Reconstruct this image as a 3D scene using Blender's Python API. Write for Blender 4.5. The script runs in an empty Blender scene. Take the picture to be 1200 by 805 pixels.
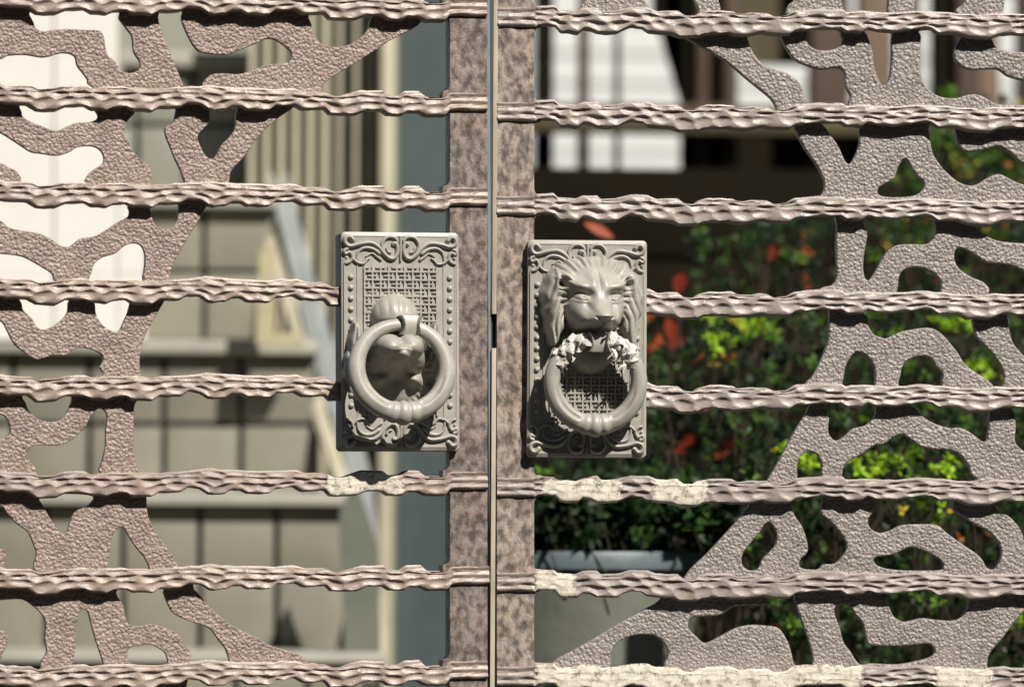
import bpy, bmesh, math, random
import numpy as np
from mathutils import Vector, Matrix
rnd = random.Random(7)
S = 0.0008                       # metres per photograph pixel on the gate
scene = bpy.context.scene
col = scene.collection
# ------------------------------------------------------------------ camera
DIST = 4.0
YAW, PITCH, ROLL = math.radians(3.4), math.radians(2.7), 0.0051
T = Vector((23*S, 0, 1.05))
F = Vector((math.sin(YAW)*math.cos(PITCH), math.cos(YAW)*math.cos(PITCH), math.sin(PITCH)))
R0 = Vector((math.cos(YAW), -math.sin(YAW), 0)); U0 = R0.cross(F)
RR = R0*math.cos(ROLL) + U0*math.sin(ROLL); UU = U0*math.cos(ROLL) - R0*math.sin(ROLL)
CAM = T - F*DIST
FPX = DIST/S
cam = bpy.data.cameras.new('camera'); camo = bpy.data.objects.new('camera', cam); col.objects.link(camo)
m = Matrix((RR, UU, -F)).transposed().to_4x4(); m.translation = CAM
camo.matrix_world = m
cam.sensor_width = 36; cam.lens = 36*FPX/1200; cam.clip_start = .1; cam.clip_end = 500
cam.dof.use_dof = True; cam.dof.focus_distance = DIST - .01; cam.dof.aperture_fstop = 4.7
scene.camera = camo
# ------------------------------------------------------------------ light
SUN = Vector((.58, -1, 1.15)).normalized()
el = math.asin(SUN.z); az = math.atan2(SUN.x, SUN.y)
w = bpy.data.worlds.new('World'); scene.world = w; w.use_nodes = True
nt = w.node_tree; bg = nt.nodes['Background']; sk = nt.nodes.new('ShaderNodeTexSky')
sk.sky_type = 'NISHITA'; sk.sun_disc = False; sk.sun_elevation = el; sk.sun_rotation = az
nt.links.new(sk.outputs[0], bg.inputs[0]); bg.inputs[1].default_value = 0.05
sl = bpy.data.lights.new('sun', 'SUN'); sl.energy = 5.0; sl.angle = math.radians(.5); sl.color = (1, .94, .84)
so = bpy.data.objects.new('sun', sl); so.rotation_euler = (-SUN).to_track_quat('-Z', 'Y').to_euler(); so.location = (2, -4, 5)
col.objects.link(so)
scene.view_settings.view_transform = 'Standard'; scene.view_settings.look = 'None'
scene.view_settings.exposure = 0.55; scene.view_settings.gamma = 1
# ------------------------------------------------------------------ pixel -> place
def ray(px, py):
    return (F*FPX + RR*(px-600) + UU*(402.5-py)).normalized()
def W(px, py, d):                 # world point on the upright plane y = d
    r = ray(px, py); return CAM + r*((d-CAM.y)/r.y)
PHI = math.radians(9.3)
LM = {'R': Matrix.Translation((0, 0, 0)),
      'L': Matrix.Translation((-.5*S, 0, 0)) @ Matrix.Rotation(PHI, 4, 'Z') @ Matrix.Rotation(-.0101, 4, 'Y')}
LI = {k: v.inverted() for k, v in LM.items()}
def P(px, py, wd, leaf):          # leaf-local (u, v) in metres on the plane w = wd (px units)
    o = LI[leaf] @ CAM; r = LI[leaf].to_3x3() @ ray(px, py)
    t = (-wd*S - o.y)/r.y; q = o + r*t
    return q.x, q.z
# ------------------------------------------------------------------ materials
def nodes(name):
    m = bpy.data.materials.new(name); m.use_nodes = True
    return m, m.node_tree.nodes, m.node_tree.links, m.node_tree.nodes['Principled BSDF']
K = .72
def kc(c): return tuple(v*K for v in c)
def ramp(N, stops):
    r = N.new('ShaderNodeValToRGB'); e = r.color_ramp.elements
    while len(e) > 1: e.remove(e[-1])
    for i, (p, c) in enumerate(stops):
        k = e[0] if i == 0 else e.new(p)
        k.position = p; k.color = (*c, 1)
    return r
def noise(N, L, scale, detail=4, rough=.6, stretch=None, dist=0):
    tc = N.new('ShaderNodeTexCoord'); n = N.new('ShaderNodeTexNoise')
    src = tc.outputs['Object']
    if stretch:
        mp = N.new('ShaderNodeMapping'); mp.inputs['Scale'].default_value = stretch
        L.new(src, mp.inputs[0]); src = mp.outputs[0]
    L.new(src, n.inputs['Vector']); n.inputs['Scale'].default_value = scale
    n.inputs['Detail'].default_value = detail; n.inputs['Roughness'].default_value = rough
    n.inputs['Distortion'].default_value = dist
    return n
def mix(N, L, fac, a, b, mode='MIX'):
    x = N.new('ShaderNodeMix'); x.data_type = 'RGBA'; x.blend_type = mode
    for sock, v in ((x.inputs[0], fac), (x.inputs[6], a), (x.inputs[7], b)):
        if isinstance(v, (int, float)): sock.default_value = v
        elif isinstance(v, tuple): sock.default_value = (*v, 1)
        else: L.new(v, sock)
    return x.outputs[2]
def math_n(N, L, op, a, b=None, clamp=False):
    x = N.new('ShaderNodeMath'); x.operation = op; x.use_clamp = clamp
    for s, v in ((x.inputs[0], a), (x.inputs[1], b)):
        if v is None: continue
        if isinstance(v, (int, float)): s.default_value = v
        else: L.new(v, s)
    return x.outputs[0]
def bump(N, L, B, h, dist, strength=1.0, prev=None):
    b = N.new('ShaderNodeBump'); b.inputs['Distance'].default_value = dist; b.inputs['Strength'].default_value = strength
    L.new(h, b.inputs['Height'])
    if prev: L.new(prev, b.inputs['Normal'])
    L.new(b.outputs[0], B.inputs['Normal']); return b.outputs[0]

def gate_mat(name, base, dark, rough=.42, pebble=0.0, mottled=False, patches=None, moss=0.0, spec=.5):
    m, N, L, B = nodes(name)
    base, dark = kc(base), kc(dark)
    n1 = noise(N, L, 55, 6, .62); r1 = ramp(N, [(.3, dark), (.52, base), (.75, tuple(min(1, c*1.18) for c in base))])
    L.new(n1.outputs['Fac'], r1.inputs[0]); c = r1.outputs[0]
    n2 = noise(N, L, 900, 3, .6); r2 = ramp(N, [(.3, (.72, .70, .68)), (.6, (1.06, 1.0, .98))])
    L.new(n2.outputs['Fac'], r2.inputs[0]); c = mix(N, L, .8, c, r2.outputs[0], 'MULTIPLY')
    if mottled:
        n3 = noise(N, L, 120, 2, .5, (1.2, 1, .75), .1)
        r3 = ramp(N, [(.36, (.34, .31, .30)), (.48, (.78, .74, .71)), (.60, (1.30, 1.25, 1.21))])
        L.new(n3.outputs['Fac'], r3.inputs[0]); c = mix(N, L, .9, c, r3.outputs[0], 'MULTIPLY')
        n4 = noise(N, L, 40, 4, .6); r4 = ramp(N, [(.5, (1, 1, 1)), (.75, (1.12, .98, .88))])
        L.new(n4.outputs['Fac'], r4.inputs[0]); c = mix(N, L, .8, c, r4.outputs[0], 'MULTIPLY')
    if moss:
        n5 = noise(N, L, 30, 6, .7); r5 = ramp(N, [(.60, (0, 0, 0)), (.72, (1, 1, 1))])
        L.new(n5.outputs['Fac'], r5.inputs[0])
        c = mix(N, L, math_n(N, L, 'MULTIPLY', r5.outputs[0], moss), c, (.24, .24, .10))
    if patches:
        tc = N.new('ShaderNodeTexCoord'); nn = noise(N, L, 110, 6, .75)
        sv = N.new('ShaderNodeVectorMath'); sv.operation = 'SUBTRACT'; L.new(nn.outputs['Color'], sv.inputs[0]); sv.inputs[1].default_value = (.5, .5, .5)
        sc = N.new('ShaderNodeVectorMath'); sc.operation = 'SCALE'; L.new(sv.outputs[0], sc.inputs[0]); sc.inputs['Scale'].default_value = .026
        ad = N.new('ShaderNodeVectorMath'); ad.operation = 'ADD'; L.new(tc.outputs['Object'], ad.inputs[0]); L.new(sc.outputs[0], ad.inputs[1])
        sp = N.new('ShaderNodeSeparateXYZ'); L.new(ad.outputs[0], sp.inputs[0])
        tot = None
        for (u0, u1, v0, v1) in patches:
            a = math_n(N, L, 'GREATER_THAN', sp.outputs[0], u0*S); b = math_n(N, L, 'LESS_THAN', sp.outputs[0], u1*S)
            d = math_n(N, L, 'GREATER_THAN', sp.outputs[2], v0*S); e = math_n(N, L, 'LESS_THAN', sp.outputs[2], v1*S)
            x = math_n(N, L, 'MULTIPLY', math_n(N, L, 'MULTIPLY', a, b), math_n(N, L, 'MULTIPLY', d, e))
            tot = x if tot is None else math_n(N, L, 'MAXIMUM', tot, x)
        pn = noise(N, L, 140, 5, .7); pr = ramp(N, [(.33, (.22, .21, .15)), (.42, (.46, .42, .35)), (.58, (.62, .575, .50))])
        L.new(pn.outputs['Fac'], pr.inputs[0])
        hn = noise(N, L, 95, 6, .72); hr = ramp(N, [(.40, (0, 0, 0)), (.425, (1, 1, 1))]); L.new(hn.outputs['Fac'], hr.inputs[0])
        tot = math_n(N, L, 'MULTIPLY', tot, hr.outputs[0])
        c = mix(N, L, tot, c, pr.outputs[0])
        rr = N.new('ShaderNodeMapRange'); L.new(tot, rr.inputs[0]); rr.inputs[3].default_value = rough; rr.inputs[4].default_value = .8
        L.new(rr.outputs[0], B.inputs['Roughness'])
    else:
        B.inputs['Roughness'].default_value = rough
    L.new(c, B.inputs['Base Color']); B.inputs['Specular IOR Level'].default_value = spec
    if pebble:
        tc = N.new('ShaderNodeTexCoord'); v = N.new('ShaderNodeTexVoronoi'); v.feature = 'SMOOTH_F1'
        dn = noise(N, L, 300, 2, .5); sc = N.new('ShaderNodeVectorMath'); sc.operation = 'SCALE'; sc.inputs['Scale'].default_value = .0022
        L.new(dn.outputs['Color'], sc.inputs[0]); ad = N.new('ShaderNodeVectorMath'); ad.operation = 'ADD'
        L.new(tc.outputs['Object'], ad.inputs[0]); L.new(sc.outputs[0], ad.inputs[1]); L.new(ad.outputs[0], v.inputs['Vector'])
        v.inputs['Scale'].default_value = 350; v.inputs['Smoothness'].default_value = .6
        inv = math_n(N, L, 'SUBTRACT', 1.0, v.outputs['Distance'])
        p = bump(N, L, B, inv, .00125*pebble)
        n6 = noise(N, L, 700, 3, .6); bump(N, L, B, n6.outputs['Fac'], .0005, 1, p)
    else:
        n6 = noise(N, L, 420, 5, .65); pv = bump(N, L, B, n6.outputs['Fac'], .00045)
        if mottled: bump(N, L, B, n3.outputs['Fac'], .0012, 1, pv)
    return m
LB, LD = (.36, .285, .25), (.25, .195, .17)
RB, RD = (.34, .315, .30), (.245, .228, .218)
M = {}
M['panel_L'] = gate_mat('cast_panel_warm', LB, LD, .40, 1.25)
M['panel_R'] = gate_mat('cast_panel_grey', RB, RD, .38, 1.2)
M['bar_L'] = gate_mat('hammered_bar_warm', (.40, .325, .285), (.29, .23, .20), .38, spec=.55)
M['bar_R'] = gate_mat('hammered_bar_grey', (.41, .36, .33), (.30, .26, .24), .37, spec=.55)
M['stile_L'] = gate_mat('stile_brown', (.24, .21, .195), (.17, .148, .138), .5, mottled=True)
M['stile_R'] = gate_mat('stile_grey', (.36, .32, .29), (.25, .215, .195), .5, mottled=True, moss=.35)
def plain(name, base, var=.25, scale=20, rough=.6, bumpd=0.0, bscale=200, stretch=None, spec=.5, metal=0.0, trans=0):
    m, N, L, B = nodes(name)
    n = noise(N, L, scale, 5, .6, stretch); base = kc(base); lo = tuple(c*(1-var) for c in base); hi = tuple(min(1, c*(1+var)) for c in base)
    r = ramp(N, [(.3, lo), (.7, hi)]); L.new(n.outputs['Fac'], r.inputs[0]); L.new(r.outputs[0], B.inputs['Base Color'])
    B.inputs['Roughness'].default_value = rough; B.inputs['Specular IOR Level'].default_value = spec; B.inputs['Metallic'].default_value = metal
    if bumpd:
        b = noise(N, L, bscale, 4, .6, stretch); bump(N, L, B, b.outputs['Fac'], bumpd)
    return m
def knock_mat():
    m, N, L, B = nodes('grey_enamel')
    n = noise(N, L, 60, 5, .6); r = ramp(N, [(.3, (.265, .253, .222)), (.7, (.352, .338, .302))]); L.new(n.outputs['Fac'], r.inputs[0])
    g = N.new('ShaderNodeNewGeometry'); pr = ramp(N, [(.41, (.40, .30, .24)), (.485, (1, 1, 1))]); L.new(g.outputs['Pointiness'], pr.inputs[0])  # recess grime, darkened further to put shade contrast into the colour
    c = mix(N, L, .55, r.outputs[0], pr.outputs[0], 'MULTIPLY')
    L.new(c, B.inputs['Base Color']); B.inputs['Roughness'].default_value = .43; B.inputs['Specular IOR Level'].default_value = .5
    b = noise(N, L, 500, 4, .6); bump(N, L, B, b.outputs['Fac'], .00018)
    return m
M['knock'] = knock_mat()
M['case'] = plain('dark_brown_case', (.16, .12, .09), .2, 60, .45)
M['strip'] = plain('bare_zinc_strip', (.55, .50, .40), .3, 40, .4, .0004, 300, (1, 1, .2))
M['edge'] = plain('blue_grey_edge', (.22, .25, .26), .2, 40, .5)
M['dark'] = plain('gap_shade_black', (.012, .011, .01), .2, 40, .7)
M['tape'] = plain('white_scrap', (.74, .71, .67), .15, 200, .75, .0012, 420)
M['tape2'] = plain('grey_fluff', (.36, .36, .34), .35, 300, .9, .001, 500)
M['tile'] = plain('grey_green_tile', (.27, .26, .205), .3, 3.2, .45)
M['tile2'] = plain('pale_olive_tile', (.30, .305, .25), .12, 9, .5)
M['tilebed'] = plain('dark_grout', (.045, .05, .04), .2, 40, .9)
M['nose'] = plain('pale_stone_nosing', (.42, .405, .345), .12, 20, .6)
M['white'] = plain('white_wall_tile', (.88, .86, .80), .03, 20, .5)
M['whitejoint'] = plain('pale_grout', (.62, .60, .50), .05, 40, .9)
M['cream'] = plain('cream_paint', (.56, .52, .38), .08, 20, .5)
M['creamd'] = plain('cream_batten', (.44, .41, .30), .1, 20, .5)
M['olive'] = plain('olive_recess', (.15, .165, .125), .15, 20, .6)
M['slate'] = plain('slate_panel', (.075, .10, .105), .25, 5, .4)
M['blue'] = plain('pale_blue_reflection', (.25, .27, .27), .2, 15, .5)
M['yellow'] = plain('ochre_cream_post', (.52, .47, .30), .1, 30, .5)
M['brown'] = plain('brown_timber', (.085, .052, .036), .3, 8, .7, .002, 60, (4, 1, .3))
M['brown2'] = plain('pale_brown_timber', (.20, .135, .09), .25, 8, .7, .002, 60, (4, 1, .3))
M['black'] = plain('near_black_timber', (.010, .008, .004), .3, 8, .9, .002, 60, spec=.12)
M['ochre'] = plain('ochre_beam', (.085, .07, .03), .3, 8, .8, .002, 60)
M['screen'] = plain('white_screen', (.74, .76, .76), .03, 12, .6)
M['screenline'] = plain('grey_rail', (.70, .72, .71), .05, 12, .6)
M['potbody'] = plain('green_grey_pot', (.15, .16, .13), .18, 9, .6, .001, 60)
M['pot'] = plain('blue_grey_pot', (.115, .15, .165), .18, 12, .5, .001, 60)
M['soil'] = plain('dark_soil', (.016, .013, .008), .4, 30, .95, .01, 60)
M['stem'] = plain('shrub_stem', (.04, .024, .012), .3, 40, .8)
M['paving'] = plain('dark_asphalt', (.05, .05, .048), .15, 6, .8)
def leaf_mat():
    m, N, L, B = nodes('leaf'); a = N.new('ShaderNodeAttribute'); a.attribute_name = 'tint'
    L.new(a.outputs['Color'], B.inputs['Base Color']); B.inputs['Roughness'].default_value = .5
    out = N['Material Output']; tr = N.new('ShaderNodeBsdfTranslucent'); L.new(a.outputs['Color'], tr.inputs[0])
    mx = N.new('ShaderNodeMixShader'); mx.inputs[0].default_value = .3
    L.new(B.outputs[0], mx.inputs[1]); L.new(tr.outputs[0], mx.inputs[2]); L.new(mx.outputs[0], out.inputs[0])
    return m
M['leaf'] = leaf_mat(); M['leaf'].node_tree.nodes['Principled BSDF'].inputs['Specular IOR Level'].default_value = .25
# ------------------------------------------------------------------ object helpers
def link(name, me, mat, parent=None, loc=None, label=None):
    o = bpy.data.objects.new(name, me)
    if mat is not None and not me.materials: me.materials.append(mat)
    col.objects.link(o)
    if parent: o.parent = parent
    if loc is not None: o.location = loc
    if label: o['label'] = label
    return o
def thing(name, label, cat, loc=(0, 0, 0), group=None, mat4=None):
    o = bpy.data.objects.new(name, None); o.empty_display_size = .05; col.objects.link(o)
    if mat4 is not None: o.matrix_world = mat4
    else: o.location = loc
    o['label'] = label; o['category'] = cat
    if group: o['group'] = group
    return o
def tag(o, label, cat, group=None):
    o['label'] = label; o['category'] = cat
    if group: o['group'] = group
    return o
def smooth(me, ang=40):
    me.polygons.foreach_set('use_smooth', [True]*len(me.polygons)); me.set_sharp_from_angle(angle=math.radians(ang)); me.update()
def mesh(name, V, Fc, sm=None):
    me = bpy.data.meshes.new(name); me.from_pydata([tuple(v) for v in V], [], Fc); me.validate()
    bm = bmesh.new(); bm.from_mesh(me); bmesh.ops.recalc_face_normals(bm, faces=bm.faces); bm.to_mesh(me); bm.free()
    if sm: smooth(me, sm)
    return me
def box(x0, x1, y0, y1, z0, z1, bev=0.0):
    bm = bmesh.new(); bmesh.ops.create_cube(bm, size=1)
    for v in bm.verts:
        v.co = Vector((x0+(v.co.x+.5)*(x1-x0), y0+(v.co.y+.5)*(y1-y0), z0+(v.co.z+.5)*(z1-z0)))
    if bev: bmesh.ops.bevel(bm, geom=bm.edges, offset=bev, segments=2, affect='EDGES', profile=.6)
    me = bpy.data.meshes.new('box'); bm.to_mesh(me); bm.free()
    if bev: smooth(me, 35)
    return me
def grid_mesh(G, sm=60, close=True):
    """G: (nu, nv, 3) closed loop across v if close; ends capped."""
    nu, nv, _ = G.shape; V = G.reshape(-1, 3); Fc = []
    for i in range(nu-1):
        for j in range(nv if close else nv-1):
            k = (j+1) % nv
            Fc.append((i*nv+j, (i+1)*nv+j, (i+1)*nv+k, i*nv+k))
    if close:
        Fc.append(tuple(range(nv))); Fc.append(tuple((nu-1)*nv+j for j in range(nv)))
    me = mesh('g', V, Fc); smooth(me, sm); return me
def catmull(pts, n=4):
    out = []; N = len(pts)
    for i in range(N):
        p0, p1, p2, p3 = (np.array(pts[(i+k) % N], float) for k in (-1, 0, 1, 2))
        for t in np.arange(n)/n:
            out.append(.5*((2*p1)+(-p0+p2)*t+(2*p0-5*p1+4*p2-p3)*t*t+(-p0+3*p1-3*p2+p3)*t**3))
    return out
def shape(name, loops, w0, w1, bev):
    """loops of (u,v) metres -> plate with holes between w0 and w1 (px), leaf-local"""
    cu = bpy.data.curves.new(name, 'CURVE'); cu.dimensions = '2D'; cu.fill_mode = 'BOTH'
    for lp in loops:
        s = cu.splines.new('POLY'); s.points.add(len(lp)-1)
        for k, (x, y) in enumerate(lp): s.points[k].co = (x, y, 0, 1)
        s.use_cyclic_u = True
    cu.bevel_depth = bev*S; cu.bevel_resolution = 2; cu.offset = -bev*S
    cu.extrude = ((w1-w0)/2-bev)*S
    o = bpy.data.objects.new('tmp', cu); col.objects.link(o)
    dg = bpy.context.evaluated_depsgraph_get(); me = bpy.data.meshes.new_from_object(o.evaluated_get(dg))
    bpy.data.objects.remove(o); wm = (w0+w1)/2*S
    n = len(me.vertices); a = np.empty(n*3); me.vertices.foreach_get('co', a); a = a.reshape(-1, 3)
    b = np.stack([a[:, 0], -a[:, 2]-wm, a[:, 1]], 1); me.vertices.foreach_set('co', b.ravel())
    me.materials.clear(); smooth(me, 50); return me
# ------------------------------------------------------------------ gate: tables measured from the photograph
BAR = {'L': [(-5, 8.3), (108.5, 119), (222, 229.8), (335.5, 340.5), (449, 451.5), (563, 562), (676.5, 672.7), (790, 783.5)],
       'R': [(19.5, 27), (130, 137), (240, 245.5), (350, 354), (460, 463), (570, 572), (681, 683), (791, 793)]}
def yc(leaf, k, x):
    if k < 0: return yc(leaf, 0, x)-110
    if k > 7: return yc(leaf, 7, x)+110
    a, b = BAR[leaf][k]
    return a+(b-a)*(x/570 if leaf == 'L' else (x-600)/600)
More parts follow.
